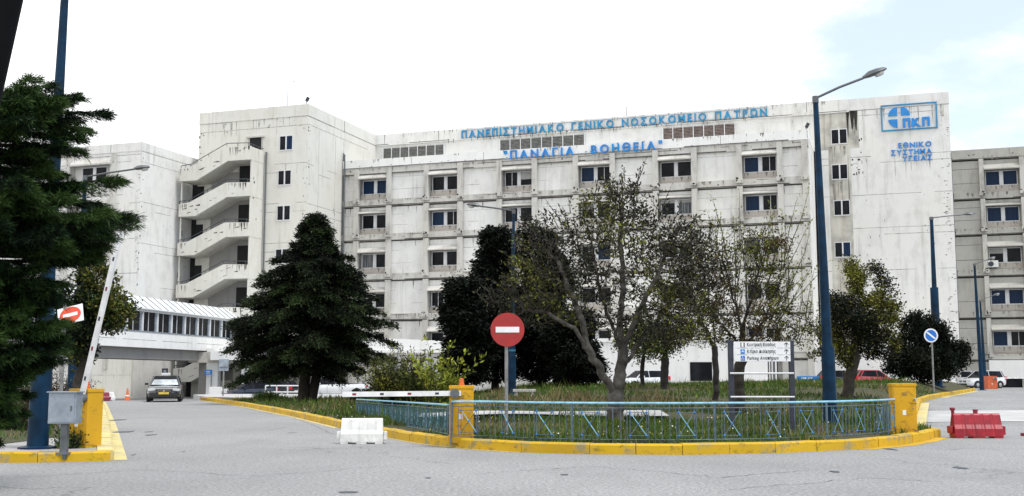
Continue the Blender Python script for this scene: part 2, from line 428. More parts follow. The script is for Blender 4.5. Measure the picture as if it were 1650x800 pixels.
# pale concrete strip crossing the road on the right, paved path in the island, forecourt by the entrance
m = MB(); nx_ = 17; m.add([(9.8+i*2.0*(1 if j else 1)+(.45*j), 32.6-.04*i+j*.95, gz(9.8+i*2+.45*j, 32.6-.04*i+j*.95)+.012) for j in range(7) for i in range(nx_)], [(j*nx_+i, j*nx_+i+1, (j+1)*nx_+i+1, (j+1)*nx_+i) for j in range(6) for i in range(nx_-1)]); structure(m.build('concrete_strip', 'pale_concrete'))
def path_z(x, y): return lz(x, y)+.03
path_line = [(-2.6, 31.5), (0.2, 30.6), (2.2, 30.0), (4.0, 29.6)]
m = MB(); vs = []
for i in range(31):
    t = i/30*3; k = min(2, int(t)); u = t-k
    x = path_line[k][0]*(1-u)+path_line[k+1][0]*u; y = path_line[k][1]*(1-u)+path_line[k+1][1]*u
    for w in (-.9, 0, .9): vs.append((x, y+w, path_z(x, y+w)+.05))
m.add(vs, [(i*3+j, i*3+j+1, i*3+j+4, i*3+j+3) for i in range(30) for j in range(2)]); structure(m.build('path', 'pale_concrete'))
m = MB(); m.prism([(-17.3, 64.9), (-11.0, 62.8), (-8.0, 69.0), (-8.0, 79), (-20.5, 79), (-21.5, 76)], 'z', -.6, .155); structure(m.build('forecourt', 'pale_concrete'))
# left pavement with its kerb, verge of weeds behind it
lk = [G2(-260, 748), G2(60, 746), G2(178, 743)]
rk = [G2(184, 742), G2(176, 690), G2(168, 660), G2(164, 648)]
m = MB(); m.prism([(lk[0][0], lk[0][1]+.12), (lk[1][0], lk[1][1]+.12), (lk[2][0]-.1, lk[2][1]+.12), (rk[0][0]-.12, rk[0][1]+.1), (rk[1][0]-.12, rk[1][1]), (rk[2][0]-.12, rk[2][1]), (rk[3][0]-.12, rk[3][1]), (-26, 58), (-26, 16)], 'z', -.2, .14); structure(m.build('pavement', 'paving'))
kerb('kerb', lk, ['kerb_yellow'], h=.165, side=1, w=.2)
kerb('kerb', rk, ['kerb_pale', 'kerb_pale'], h=.165, side=1, w=.26)
strip('road_marking', rk, 'kerb_pale', .0, .2)
VERGE = [(-9.1, 20.2), (-9.0, 24), (-12.3, 33), (-19, 52), (-25.5, 56), (-25.5, 18), (-12, 18.9)]
sheet('verge', VERGE, 'soil', lambda x, y: .15+.12*sst(edge_dist(VERGE, x, y)/2), 1.0)

# ------------------------------------------------------------------ hospital: every block is its own thing, all in one frame (u along, w back, z up)
LV = [21.5, 17.75, 14.4, 10.55, 6.7, 2.85]; PAR = 22.3; ROOF = 26.5
class Block:
    def __init__(s, name, label, u, w, z=0.0, cat='building', group='hospital blocks'):
        s.off = (u, w, 0); s.root = thing(name, label, cat, fw(u, w, 0), -TH, group)
    def mb(s): return MB(s.off)
    def place(s, o, u, w, z): o.location = Vector((u, w, z))-Vector(s.off); o.parent = s.root; return o
def joints_and_shade_h(m, u0, u1, z, w, mi, seed, h=.035, gap=.25):
    rr = random.Random(seed); u = u0
    while u < u1:
        L = rr.uniform(.5, 2.6); e = min(u1, u+L)
        if rr.random() > gap: m.box(u, e, w-.004, w+.02, z-h/2+rr.uniform(-.01, .01), z+h/2, mi)
        u = e
def chips(m, u0, u1, z0, z1, w, n, seed, mi, tall=.16, wide=.12):
    rr = random.Random(seed)
    for i in range(n):
        u = rr.uniform(u0, u1); z = rr.uniform(z0, z1); a = rr.uniform(.02, wide); b = rr.uniform(.03, tall)
        k = rr.randint(4, 6); ph = rr.random()*6
        poly = [(u+a*math.cos(ph+6.283*j/k)*rr.uniform(.5, 1), z+b*math.sin(ph+6.283*j/k)*rr.uniform(.5, 1)) for j in range(k)]
        m.prism(poly, 'y', w-.006, w+.02, mi)
def chips_side(m, w0, w1, z0, z1, u, n, seed, mi, tall=.16, wide=.12):
    rr = random.Random(seed)
    for i in range(n):
        q = rr.uniform(w0, w1); z = rr.uniform(z0, z1); a = rr.uniform(.02, wide); b = rr.uniform(.03, tall)
        m.box(u-.02, u+.006, q-a, q+a, z-b, z+b, mi)
def drips(m, u0, u1, z, w, n, seed, mi, lmin=.25, lmax=1.3, wmax=.16, dark=None):
    """run-off stains hanging below an edge: thin tapering tongues of dirt"""
    rr = random.Random(seed)
    for i in range(n):
        u = rr.uniform(u0, u1); a = rr.uniform(.02, wmax*.7); L = rr.uniform(lmin, lmax)*(1.2-a/wmax*.5); s = rr.uniform(-.03, .03)
        m.prism([(u-a, z), (u+a, z), (u+a*.7+s, z-L*.4), (u+a*.2+s, z-L), (u-a*.3+s, z-L*.9), (u-a*.8, z-L*.35)], 'y', w-.003-.0006*(i % 4), w+.02, mi if dark is None or rr.random() > .3 else dark)
# window prototypes (two panes in a pale frame), origin at bottom middle, facing -y
def win_proto(W, H, panes, mull=.2, fr=.06, gm='glass_dark', gm2=None, fmat='white_frame', blinds=(0, 0), sash=0):
    m = MB(); n = panes
    m.box(-W/2, W/2, -.05, .05, 0, fr*1.3); m.box(-W/2, W/2, -.05, .05, H-fr, H)
    m.box(-W/2, -W/2+fr, -.05, .05, fr*1.3, H-fr); m.box(W/2-fr, W/2, -.05, .05, fr*1.3, H-fr)
    pw = (W-2*fr-(n-1)*mull)/n; x = -W/2+fr; bl = []
    p = MB()
    for i in range(n):
        p.box(x, x+pw, .0, .03, fr*1.3, H-fr, i % 2)
        if blinds[i % 2]: bl.append((x, x+pw, H-fr-(H-2*fr)*blinds[i % 2], H-fr))
        if sash == i+1: m.box(x+pw*.52, x+pw*.52+.05, -.03, .0, fr*1.3, H-fr)
        x += pw
        if i < n-1: m.box(x, x+mull, -.06, .05, fr*1.3, H-fr); x += mull
    o = m.build('window', fmat); q = p.build('pane', [gm, gm2 or gm], o)
    for a, b, c, d in bl: k = MB(); k.box(a+.01, b-.01, -.012, -.003, c, d); k.build('blind', 'blind', o)
    return o
PROTOS = []
def hide_proto(o): PROTOS.append(o); return o
def kill(o):
    for c in list(o.children): kill(c)
    bpy.data.objects.remove(o)
WARD = [hide_proto(win_proto(2.78, 1.42, 2, .34, .07, a, b, blinds=bl, sash=sh)) for a, b, bl, sh in (('glass_dark', 'glass_dark', (0, 0), 0), ('glass_blue', 'glass_dark', (0, 0), 2), ('glass_dark', 'glass_blue', (0, 0), 1), ('glass_curtain', 'glass_dark', (0, 0), 0), ('glass_blue', 'glass_blue', (0, 0), 0), ('glass_dark', 'glass_dark', (.35, 0), 0), ('glass_dark', 'glass_dark', (0, .55), 1), ('glass_dark', 'glass_curtain', (.2, .2), 0))]
SMALL = [hide_proto(win_proto(1.42, 1.42, 2, .12, .06, a, b)) for a, b in (('glass_dark', 'glass_dark'), ('glass_dark', 'glass_blue'))]
def put(block, proto, u, w, z, name=None):
    c = dup(proto, parent=block.root); c.location = Vector((u, w, z))-Vector(block.off); c.rotation_euler = (0, 0, 0)
    if name: c.name = name
    return c
def ward_bay(B, pl, pr, w0, levels, glass, protos, trim, seed, flush=0.0):
    """one column of recessed windows between two ribs; levels = list of (top ledge z, bottom ledge z, window bottom, has_header)"""
    uc = (pl+pr)/2; W = pr-pl-.5
    for i, (t, b, wb, head) in enumerate(levels):
        if B.proto_sp is None:
            m = MB(); m.box(-W/2, W/2, .16, .5, 0, 1.0, 0)
            chips(m, -W/2, W/2, .05, .35, .16, 5, seed, 1, .08, .1); drips(m, -W/2, W/2, .99, .16, 12, seed, 2, .3, .9, .1)
            B.proto_sp = m.build('spandrel', ['spandrel', 'rust', 'stain_dark'], B.root)
            m = MB(); m.prism([(w0*0-.02, .45), (-.50, .0), (-.50, -.1), (.45, -.02), (.45, .45)], 'x', -W/2-.04, W/2+.04)
            B.proto_hd = m.build('window_hood', trim, B.root)
            sp, hd = B.proto_sp, B.proto_hd
        else:
            sp = dup(B.proto_sp, parent=B.root); hd = dup(B.proto_hd, parent=B.root)
        sp.location = Vector((uc, w0, b+.66))-Vector(B.off); sp.scale = (1, 1, (wb-b-.66)/1.0)
        hz = wb+1.48 if head else wb+1.45
        hd.location = Vector((uc, w0, hz+.06))-Vector(B.off)
        if not head: hd.scale = (1, .75, .5)
        g = glass[i]
        if g is not None: put(B, protos[g], uc, w0+.42, wb)

# --- main ward block
B = Block('hospital_ward_block', 'long white concrete ward block with six columns of recessed windows under the blue roof lettering', 4.5, 0)
B.proto_sp = B.proto_hd = None
U0, U1 = -17.46, 26.75
bays = [(-15.87+7.36*k, -12.43+7.36*k) for k in range(6)]
m = B.mb()
m.box(U0, U1, .5, 16, -1, 21.9)                                     # core
edges = [U0]+[x for b in bays for x in (b[0]+.24, b[1]-.24)]+[U1]
solid = [(edges[i], edges[i+1]) for i in range(0, len(edges), 2)]
for j, (a, b) in enumerate(solid):
    for i in range(5):
        t, bt = LV[i]-.13, LV[i+1]+.62
        m.box(a, b, .0, .5, bt, t, 0)
        joints_and_shade_h(m, a+.2, b-.2, bt+(t-bt)*.72, 0, 1, j*11+i, .03, .35); joints_and_shade_h(m, a+.2, b-.2, bt+(t-bt)*.32, 0, 1, j*13+i+5, .03, .4)
        m.box(a+.05, b-.05, .03, .5, t, t+.14, 2)                   # gap under the ledge, its shade put in as dark colour
        drips(m, a+.05, b-.05, LV[i]-.13, 0, 3 if j % 3 else 6, j*17+i, 4, .2, 1.0, .12, 3)
    m.box(a, b, .0, .5, -1, LV[5]-.13, 0)
for a, b in bays:
    for i in range(5):
        m.box(a+.2, b-.2, .06 if i != 1 else .1, .5, LV[i]-.95 if i != 1 else LV[i]-.4, LV[i]-.13, 0); m.box(a+.2, b-.2, .09, .5, LV[i]-.13, LV[i]+.01, 2)  # second box paints the ledge shade across the window bay
    m.box(a+.2, b-.2, .1, .5, -1, LV[5]-.1, 0)
m.build('wall', ['wall_white', 'faint_joint', 'joint_and_shade', 'stain_dark', 'stain'], B.root)
for i, z in enumerate(LV):
    m = B.mb(); m.box(U0-.02, U1+.02, -.2, .5, z if i else z-.62, z+.62 if i else z)
    joints_and_shade_h(m, U0, U1, z+.5 if i else z-.2, -.2, 1, 70+i, .05, .72); joints_and_shade_h(m, U0, U1, z+.045 if i else z-.58, -.2, 1, 170+i, .09, .06)  # second row of strips paints a shade line along the ledge foot
    chips(m, U0, U1, z+.22 if i else z-.4, z+.5 if i else z-.1, -.2, 26 if i else 14, 40+i, 1, .12, .14)
    drips(m, U0, U1, z+.60 if i else z-.02, -.2, 60 if i else 50, 300+i, 3, .1, .5, .22, 2)
    m.build('ledge', ['trim', 'joint_and_shade', 'stain_dark', 'stain'], B.root)
m = B.mb(); m.box(U0-.02, U1+.02, -.27, .5, LV[0]+.003, PAR+.05); joints_and_shade_h(m, U0, U1, LV[0]+.05, -.27, 1, 171, .08, .06); m.box(U1-.45, U1+.02, .5, 7.2, 21.8, PAR)  # dark strip paints the same shade line at the parapet foot
for k in range(7): m.box(U0+k*7.36, U0+k*7.36+.03, -.276, .0, 21.6, PAR, 1)
chips(m, U0, U1, 21.6, 21.75, -.27, 30, 3, 1, .05, .2)
drips(m, U0, U1, PAR+.03, -.27, 40, 77, 2, .1, .45, .16, 3)
m.build('parapet', ['white_fascia', 'joint_and_shade', 'stain', 'stain_dark'], B.root)
for k, x in enumerate([x for b in bays for x in b]+[U1-.3]):
    m = B.mb()
    for i in range(5):
        m.prism([(x-.24, -.42), (x+.24, -.42), (x+.24, .5), (x-.24, .5)], 'z', LV[i+1]+.64, LV[i]-(.02 if i else .1), 0)
        m.prism([(x-.3, -.52), (x+.3, -.52), (x+.28, .45), (x-.28, .45)], 'z', LV[i+1]+.28, LV[i+1]+.64, 0)
        chips(m, x-.25, x+.25, LV[i+1]+.3, LV[i+1]+.75, -.525, 4, k*7+i, 1, .16, .16)
    m.box(x-.24, x+.24, -.4, .5, -1, LV[5]+.0, 0)
    m.build('pilaster', ['trim', 'chip_and_shade'], B.root)
lev = [(LV[0], LV[1], 18.97, True), (LV[1], LV[2], 15.58, False), (LV[2], LV[3], 11.76, True), (LV[3], LV[4], 7.92, True), (LV[4], LV[5], 4.1, True)]
GL = [[4, 0, 3, 5, 0], [0, 1, 0, 6, 0], [6, 0, 0, 2, 0], [1, 5, 2, 0, 0], [0, 7, 0, 0, 2], [1, 1, 3, 0, 1]]
for (a, b), g in zip(bays, GL): ward_bay(B, a, b, 0, lev, g, WARD, 'trim', int(a*10))
# setback top storey with louvred openings
m = B.mb(); m.box(U0-.3, 30.0, 7.2, 20, 21.9, 25.35); m.box(U0-.3, 30.0, 7.05, 20, 25.3, ROOF)
joints_and_shade_h(m, U0, 29.8, 25.42, 7.05, 1, 9, .06, .3); chips(m, U0, 29.8, 25.35, 25.7, 7.05, 60, 10, 1, .14, .05)
for k in range(8): m.box(U0+1+k*6.1, U0+1.04+k*6.1, 7.044, 7.1, 25.5, ROOF-.02, 1)
drips(m, -10, 21, 25.5, 7.05, 110, 79, 1, .12, .55, .06, 2); drips(m, U0, 30, ROOF-.03, 7.05, 60, 78, 2, .1, .6, .14)
m.build('roof_storey', ['wall_white', 'joint_and_shade', 'stain'], B.root)
for u0, u1, mt, n in ((-16.6, -9.75, 'slat_grey', 7), (-3.7, 5.1, 'slat_grey', 8), (12.85, 19.7, 'slat_brown', 7)):
    m = B.mb(); W = (u1-u0)/n
    for k in range(n):
        a, b = u0+k*W+.035, u0+(k+1)*W-.035
        m.box(a, b, 7.25-.1, 7.3, 23.85, 25.0, 2)
        for q in range(8): m.box(a, b, 7.04, 7.16, 23.87+q*.142, 23.87+q*.142+.085, 0)
        m.box(b, b+.07, 7.02, 7.2, 23.8, 25.05, 1)
    m.box(u0-.06, u0+.06, 7.02, 7.2, 23.8, 25.05, 1)
    m.build('louvre', [mt, 'white_frame', 'slat_grey'], B.root)
m = B.mb(); m.tube([(U0+.25, -.3, -1), (U0+.25, -.3, 23)], .07, 8); m.build('drainpipe', 'galv_dark', B.root)
m = B.mb()
m.box(-.15, .0, -.01, 0, .5, .8)
# --- left tower with the outside stair
B2 = Block('stair_tower', 'tall blank white tower with a zigzag outside staircase at its left', -23.4, -7.2)
TU0, TU1, TW = -29.2, -17.5, -7.2
m = B2.mb(); m.box(TU0, TU1, TW, 12, -1, 25.45, 0); m.box(TU0-.04, TU1+.04, TW-.04, 12, 25.4, ROOF, 0)
for z in (25.36, 24.55, 21.0, 20.2, 17.3, 16.5, 13.6, 12.8, 9.8, 6.2): joints_and_shade_h(m, TU0, TU1, z, TW, 2, int(z*10), .05, .25)
for z in (25.36, 24.6, 20.9, 20.2, 17.2, 16.4, 13.5, 12.7, 9.8):
    rr = random.Random(int(z*7)); q = TW
    while q < 7:
        e = q+rr.uniform(1, 3)
        if rr.random() > .15: m.box(TU1-.02, TU1+.005, q, e, z-.025, z+.025, 2)
        q = e
for q in (-5.0, -1.7, 0.0): m.box(TU1-.02, TU1+.005, q-.02, q+.02, 9, 24.5, 2)
m.box(TU1-.02, TU1+.046, 0-.03, .03, 25.3, ROOF-.02, 1)
chips(m, TU1-.35, TU1-.05, 12, 21, TW, 16, 4, 1, .1, .08); chips_side(m, TW+.1, TW+.5, 8, 25, TU1, 20, 5, 1, .06, .12); chips_side(m, -2.0, -1.5, 8, 18, TU1, 22, 6, 1, .12, .06)
chips(m, TU0+.05, TU0+.6, 20, 24.5, TW, 9, 14, 1, .2, .15); chips(m, TU0, TU1, 24.2, 25.2, TW, 10, 15, 1, .06, .2)
drips(m, TU0, TU1, 25.4, TW, 16, 81, 3, .3, 1.6, .18); drips(m, TU0, TU1, 20.95, TW, 12, 82, 3, .3, 1.6, .12)
m.build('wall', ['wall_cream', 'chip_and_shade', 'faint_joint', 'stain'], B2.root)
for px, py, g in ((461, 243), (458.5, 299), (457, 356), (454.5, 426)) and [(461, 243, 1), (458.5, 299, 0), (457, 356, 0), (454.5, 426, 0)]:
    u, z = fhit(px, py, TW); put(B2, SMALL[g], u, TW-.01, z)
u, z = fhit(412, 241, TW); m = B2.mb(); m.box(u-.62, u+.62, TW-.06, TW+.1, z-.6, z+1.1, 0); m.box(u-.95, u+.95, TW-.22, TW+.1, z+1.1, z+1.24, 1); m.box(u-.78, u-.62, TW-.05, TW+.1, z-.6, z+1.1, 1); m.box(u+.62, u+.78, TW-.05, TW+.1, z-.6, z+1.1, 1)
m.build('roof_door', ['dark_void', 'trim'], B2.root)
m = B2.mb(); u, _ = fhit(428.5, 300, TW); m.tube([(u, TW-.1, -1), (u, TW-.1, 22.2)], .07, 8); m.build('drainpipe', 'galv_dark', B2.root)
m = B2.mb(); m.tube([(TU1+.1, -.15, -1), (TU1+.1, -.15, 23.2)], .06, 8); m.build('drainpipe', 'galv_dark', B2.root)
# outside stair
SW = -9.55; SA, SB = -29.55, -22.0
lowL = [19.5, 16.15, 12.5, 8.6, 4.75, .9]; lowR = [21.12, 17.75, 14.05, 10.2, 6.3, 2.5]
m = B2.mb()
ul0, ul1, ur0 = SA, SA+1.85, SA+5.15
m.box(SB-.12, SB, SW+.2, TW, -1, 22.2, 0)                               # side wall on the right
m.box(SA, SA+.12, SW+.25, SW+.37, -1, 19.5, 0)                          # thin post at the left edge
chips_side(m, SW+.3, TW-.1, 8, 22, SB, 10, 21, 1)
m.build('stair_wall', ['wall_cream', 'chip_and_shade'], B2.root)
for i in range(1, 6):
    zc = lowR[i]; m = B2.mb(); m.box(SB-2.6, SB-1.2, TW-.05, TW+.02, zc+.25, zc+3.3, 0); m.build('stair_door', 'dark_void', B2.root)
    zc = lowL[i]; m = B2.mb(); m.box(TU0+.02, TU0+.75, TW-.05, TW+.02, zc+.25, zc+3.2, 0); m.build('stair_door', 'dark_void', B2.root)
m = B2.mb(); m.box(-30.09, TU0-.005, TW+.5, TW+.8, -1, 20.6, 0); m.build('recess_wall_or_shade', 'dark_void', B2.root)  # black sheet closing the gap beside the tower, its shade put in as colour
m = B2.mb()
m.box(ul1+.05, SB-.3, TW-.02, TW+.02, 1, 20.5, 0)  # grey sheet over the tower face, shade under the flights painted in
m.build('stair_back_shade', 'soffit', B2.root)
for i in range(6):
    l, r = lowL[i], lowR[i]; t = 1.25
    m = B2.mb()
    outl = [(ul0, l), (ul1, l), (ur0, r), (SB, r), (SB, r+t), (ur0-.15, r+t+.1), (ul1-.75, l+t+.05), (ul0, l+t-.05)]
    m.prism(outl, 'y', SW, SW+.16, 0)
    # flight slab behind it and the side parapet
    m.prism([(ul0, l), (ul1, l), (ur0, r), (SB-.13, r), (SB-.13, r+.2), (ur0, r+.2), (ul1, l+.2), (ul0, l+.2)], 'y', SW+.165, TW-.03, 0)
    m.box(SB-.12, SB+.02, SW+.163, TW-.003, r-.02, r+t-.06, 0)
    m.box(SA, SA+.14, SW+.163, TW-.003, l-.0, l+t-.1, 0)
    rr = random.Random(i)
    for k in range(9):
        q = rr.random(); x = ul0+.2+q*(SB-ul0-.4)
        zz = l+(r-l)*min(1, max(0, (x-ul1)/(ur0-ul1)))+rr.uniform(.25, 1.0)
        a = rr.uniform(.08, .5); m.prism([(x, zz), (x+a, zz+a*rr.uniform(-.1, .5)), (x+a, zz+.05+a*.2), (x, zz+.05)], 'y', SW-.006, SW+.02, 1)
    drips(m, ur0, SB-.1, r+t, SW, 9, 90+i, 2, .2, .9, .14, 1); drips(m, ul0, ul1-.8, l+t-.1, SW, 4, 190+i, 2, .2, .7, .12)
    m.build('stair_parapet', ['wall_cream', 'chip_and_shade', 'stain_dark'], B2.root)
    m = B2.mb(); h = t+.32
    pl = [(ul0+.05, SW+.08, l+h-.1), (ul1-.75, SW+.08, l+h), (ur0-.2, SW+.08, r+h+.1), (SB-.3, SW+.08, r+h), (SB-.06, SW+.5, r+h-.1), (SB-.06, TW-.1, r+h-.15)]
    m.tube(pl, .035, 6)
    for k in range(len(pl)-1):
        for q in (0, .5): p = Vector(pl[k]).lerp(Vector(pl[k+1]), q); m.tube([p, p-Vector((0, 0, .4))], .025, 5)
    m.build('handrail', 'rail_dark', B2.root)
# --- left wing
B3 = Block('left_wing', 'lower white wing behind the conifer with an air conditioner under its corner window', -38, -14.5)
LU, LW = -30.1, -14.5
m = B3.mb(); m.box(-60, LU, LW+.5, 10, -1.2, 21.8); m.box(-60, LU+.02, LW-.03, 10, 21.5, PAR)
m.box(-33.0, LU, LW, LW+.5, -1.2, 21.5); m.box(-60, -37.9, LW, LW+.5, -1.2, 21.5)
for i in range(5): m.box(-37.9, -33, LW+.02, LW+.5, LV[i+1]-.2, LV[i+1]+1.2); m.box(-37.9, -33, LW+.02, LW+.5, LV[i]-.5, LV[i]-.0)
m.box(-37.9, -33, LW+.1, LW+.5, -1.2, LV[5]-.2)
for z in (21.2, 20.6, 17.6, 16.8, 14.3, 13.6, 10.5, 6.7): joints_and_shade_h(m, -60, LU, z, LW, 2, int(z*9), .05, .3)
for z in (21.45, 20.5, 16.9, 16.2, 13.2, 12.5, 9.4, 5.6):
    q = LW; rr = random.Random(int(z*3))
    while q < -8:
        e = q+rr.uniform(1, 3)
        if rr.random() > .2: m.box(LU-.02, LU+.005, q, e, z-.022, z+.022, 2)
        q = e
chips(m, LU-.4, LU-.02, 8, 20.6, LW, 34, 33, 1, .07, .12); chips_side(m, LW+.05, LW+.3, 8, 21, LU, 10, 31, 1, .1, .1); chips_side(m, -8.6, -8.2, 8, 21, LU, 26, 32, 1, .3, .15)
for u in (-33.45,): m.box(u-.02, u+.02, LW-.035, LW+.01, 21.5, PAR-.02, 1)
m.build('wall', ['wall_white', 'chip_and_shade', 'faint_joint'], B3.root)
for i, (t, wb) in enumerate(((21.5, 18.97), (17.75, 15.58), (14.4, 11.76), (10.55, 7.92), (6.7, 4.1))):
    put(B3, WARD[(0, 1, 0, 2, 0)[i]], -35.45, LW+.42, wb)
for i in range(5):
    m = B3.mb(); m.prism([(LW-.3, LV[i]-1.05), (LW-.3, LV[i]-.9), (LW+.1, LV[i]-.4), (LW+.45, LV[i]-.4), (LW+.45, LV[i]-1.0)], 'x', -37.8, -33.1); m.build('window_hood', 'trim', B3.root)
for x in (-37.95, -32.95):
    m = B3.mb(); m.box(x-.24, x+.24, LW-.3, LW+.5, 2, 21.4); chips(m, x-.2, x+.2, 3, 21, LW-.3, 14, 8, 1, .2, .1); m.build('pilaster', ['trim', 'chip_and_shade'], B3.root)
m = B3.mb(); u0, z0 = fhit(152, 640, LW); u1, z1 = fhit(174, 603, LW); m.box(u0, u1, LW-.05, LW+.1, -1, z1)
m.box((u0+u1)/2-.06, (u0+u1)/2+.06, LW-.09, LW-.04, -1, z1, 1); m.build('door', ['door_dark', 'galv'], B3.root)
m = B3.mb(); m.box(LU-4.2, LU-.02, LW-.22, LW-.003, -1.2, 3.0); joints_and_shade_h(m, LU-4.1, LU-.1, 1.5, LW-.22, 1, 5, .04, .1); m.build('ground_wall', ['wall_cream', 'faint_joint'], B3.root)
# --- right tower
B4 = Block('emblem_tower', 'tall blank white tower carrying the framed blue emblem and a stained column of windows', 32.6, 7.2)
RU0, RU1, RW = 26.9, 38.45, 7.2
m = B4.mb(); m.box(RU0, RU1, RW, 30, -1, 25.5); m.box(30.0, RU1+.03, RW-.03, 30, 25.45, ROOF); m.box(RU0, 30.0, RW-.12, 30, 25.47, ROOF-.06)
for z in (25.4, 24.9, 21.1, 20.5, 17.6, 14.6, 14.0, 10.8, 7, 3.4): joints_and_shade_h(m, RU0, RU1, z, RW, 2, int(z*10)+1, .045, .25)
chips(m, RU1-.75, RU1-.1, 5, 24.5, RW, 60, 55, 1, .06, .2); chips(m, 30.0, 31.0, 19.5, 25.3, RW, 26, 56, 1, .25, .18); chips(m, 31, 38, 3, 20, RW, 34, 57, 1, .22, .03)
chips_side(m, RW+.2, RW+1.5, 2, 22, RU1, 20, 58, 1, .2, .1)
drips(m, 31, RU1, 25.45, RW, 15, 83, 3, .4, 2.6, .13); drips(m, 31, RU1, 21.0, RW, 14, 84, 3, .3, 2.4, .1)
m.build('wall', ['wall_white', 'chip_and_shade', 'faint_joint', 'stain'], B4.root)
# weathered cream band behind its windows
t = NT('stain_band'); v = t.coord(); n1 = t.noise(t.coord((1.2, 1.2, .12)), 1.3, 6, .6); n2 = t.noise(v, .5, 4)
c = t.mix(t.ramp(n1, .35, .62), (.58, .57, .52), (.47, .44, .37)); c = t.mix(t.ramp(n2, .44, .62, 0, .85), c, (.27, .26, .235)); c = t.mix(t.ramp(t.noise(t.coord((3, 3, .1)), 1.0, 4), .56, .66, 0, .8), c, (.10, .09, .075)); t.done(c, .9)
m = B4.mb(); m.box(28.05, 29.98, RW-.012, RW+.02, -1, 22.0); m.box(27.4, 30.75, RW-.016, RW+.02, 22.0, 25.44)
drips(m, 29.75, 30.7, 25.4, RW-.016, 12, 86, 2, .8, 3.4, .26, 1); drips(m, 28.1, 29.9, 22.2, RW-.016, 6, 87, 1, .5, 1.4, .2); drips(m, 28.1, 29.9, 18.9, RW-.016, 5, 88, 1, .5, 1.2, .2)
m.build('stained_band', ['stain_band', 'stain_dark', 'chip_and_shade'], B4.root)
for (px, py), g in zip(((1352.5, 233), (1353.5, 290), (1357, 348), (1358.5, 415.5)), (0, 0, 0, 1)):
    u, z = fhit(px, py, RW); put(B4, SMALL[g], u, RW-.03, z)
m = B4.mb()
for zz in (22.2, 18.5, 14.8, 11.2, 7.5, 4.0):
    m.box(RU1-.02, RU1+.05, RW+1.3, RW+2.6, zz-1.3, zz+.2)
m.build('side_window', 'glass_dark', B4.root)
m = B4.mb(); m.tube([(RU1+.12, RW+3.0, -1), (RU1+.12, RW+3.0, 21.6)], .08, 8); m.build('drainpipe', 'galv_dark', B4.root)
# --- right wing
B5 = Block('grey_wing', 'grey unpainted concrete wing at the right edge with blue curtained windows', 46, 14)
B5.proto_sp = B5.proto_hd = None
GU0, GU1, GW = 38.6, 72, 14.0
gb = [(41.35, 44.79), (48.71, 52.15), (56.07, 59.51)]
m = B5.mb(); m.box(GU0, GU1, GW+.5, 26, -1, 21.9)
edges = [GU0]+[x for b in gb for x in (b[0]+.24, b[1]-.24)]+[GU1]
for j, (a, b) in enumerate([(edges[i], edges[i+1]) for i in range(0, len(edges), 2)]):
    for i in range(5):
        tt, bt = LV[i]-.15, LV[i+1]+.62
        m.box(a, b, GW, GW+.5, bt, tt, 0); joints_and_shade_h(m, a, b, bt+(tt-bt)*.75, GW, 1, j+i*5, .04, .1); joints_and_shade_h(m, a, b, bt+(tt-bt)*.3, GW, 1, j+i*5+50, .04, .1)
        m.box(a+.3, b-.02, GW+.03, GW+.5, tt, tt+.16, 2)  # dark filler under the ledge, shade put in as colour
    m.box(a, b, GW, GW+.5, -1, LV[5]-.13, 0)
for a, b in gb:
    for i in range(5): m.box(a+.2, b-.2, GW+.06, GW+.5, LV[i]-(.95 if i != 1 else .4), LV[i]-.13, 0); m.box(a+.2, b-.2, GW+.09, GW+.5, LV[i]-.13, LV[i]+.01, 2)  # second box paints the ledge shade above each window
m.build('wall', ['wall_grey', 'joint_and_shade', 'chip_and_shade'], B5.root)
for i, z in enumerate(LV):
    m = B5.mb(); m.box(GU0+.3, GU1, GW-.12, GW+.5, z, z+.62 if i else z+.3); joints_and_shade_h(m, GU0+.3, GU1, z+.04, GW-.12, 1, 270+i, .08, .1); chips(m, GU0, GU1, z+.3, z+.5, GW-.12, 12, 90+i, 1, .1, .15)  # strips at the ledge foot are a painted shade line
    drips(m, GU0+.3, GU1, z+.60 if i else z+.28, GW-.12, 60, 500+i, 2, .1, .5, .2)
    m.build('ledge', ['wall_grey', 'joint_and_shade', 'stain_dark'], B5.root)
m = B5.mb(); m.box(GU0, GU1, GW-.06, GW+.5, 21.8, PAR+.15); m.box(GU0+5.2, GU0+5.24, GW-.066, GW, 21.85, PAR+.1, 1); m.build('parapet', ['wall_grey', 'joint_and_shade'], B5.root)
for k, x in enumerate([x for b in gb for x in b]):
    m = B5.mb()
    for i in range(5):
        m.box(x-.2, x+.2, GW-.36, GW+.5, LV[i+1]+.64, LV[i]-.02, 0); m.box(x-.26, x+.26, GW-.44, GW+.45, LV[i+1]+.3, LV[i+1]+.64, 0); chips(m, x-.2, x+.2, LV[i+1]+.3, LV[i+1]+.7, GW-.445, 5, k+i, 1, .16, .16)
    m.build('pilaster', ['trim', 'chip_and_shade'], B5.root)
GG = [[4, 4, 5, 4, 1], [1, 1, 4, 4, 4], [4, 0, 0, 0, 4]]
for (a, b), g in zip(gb, GG): ward_bay(B5, a, b, GW, lev, g, WARD, 'wall_grey', int(a*10))
m = B5.mb(); m.box(GU0+2.6, GU1, GW-.6, GW+.4, 1.25, 2.85); m.build('fascia', 'white_fascia', B5.root)
m = B5.mb(); 
for k in range(8): m.box(GU0+3.0+k*2.7, GU0+5.4+k*2.7, GW-.08, GW-.02, -.1, 1.2)
m.build('ground_window', 'glass_dark', B5.root)
m = B5.mb(); m.box(GU0+2.6, GU1, GW-.5, GW-.09, -1, .05); 
for k in range(9): m.box(GU0+2.6+k*2.7, GU0+3.0+k*2.7, GW-.45, GW-.09, .05, 1.25)
m.build('ground_wall', 'wall_grey', B5.root)
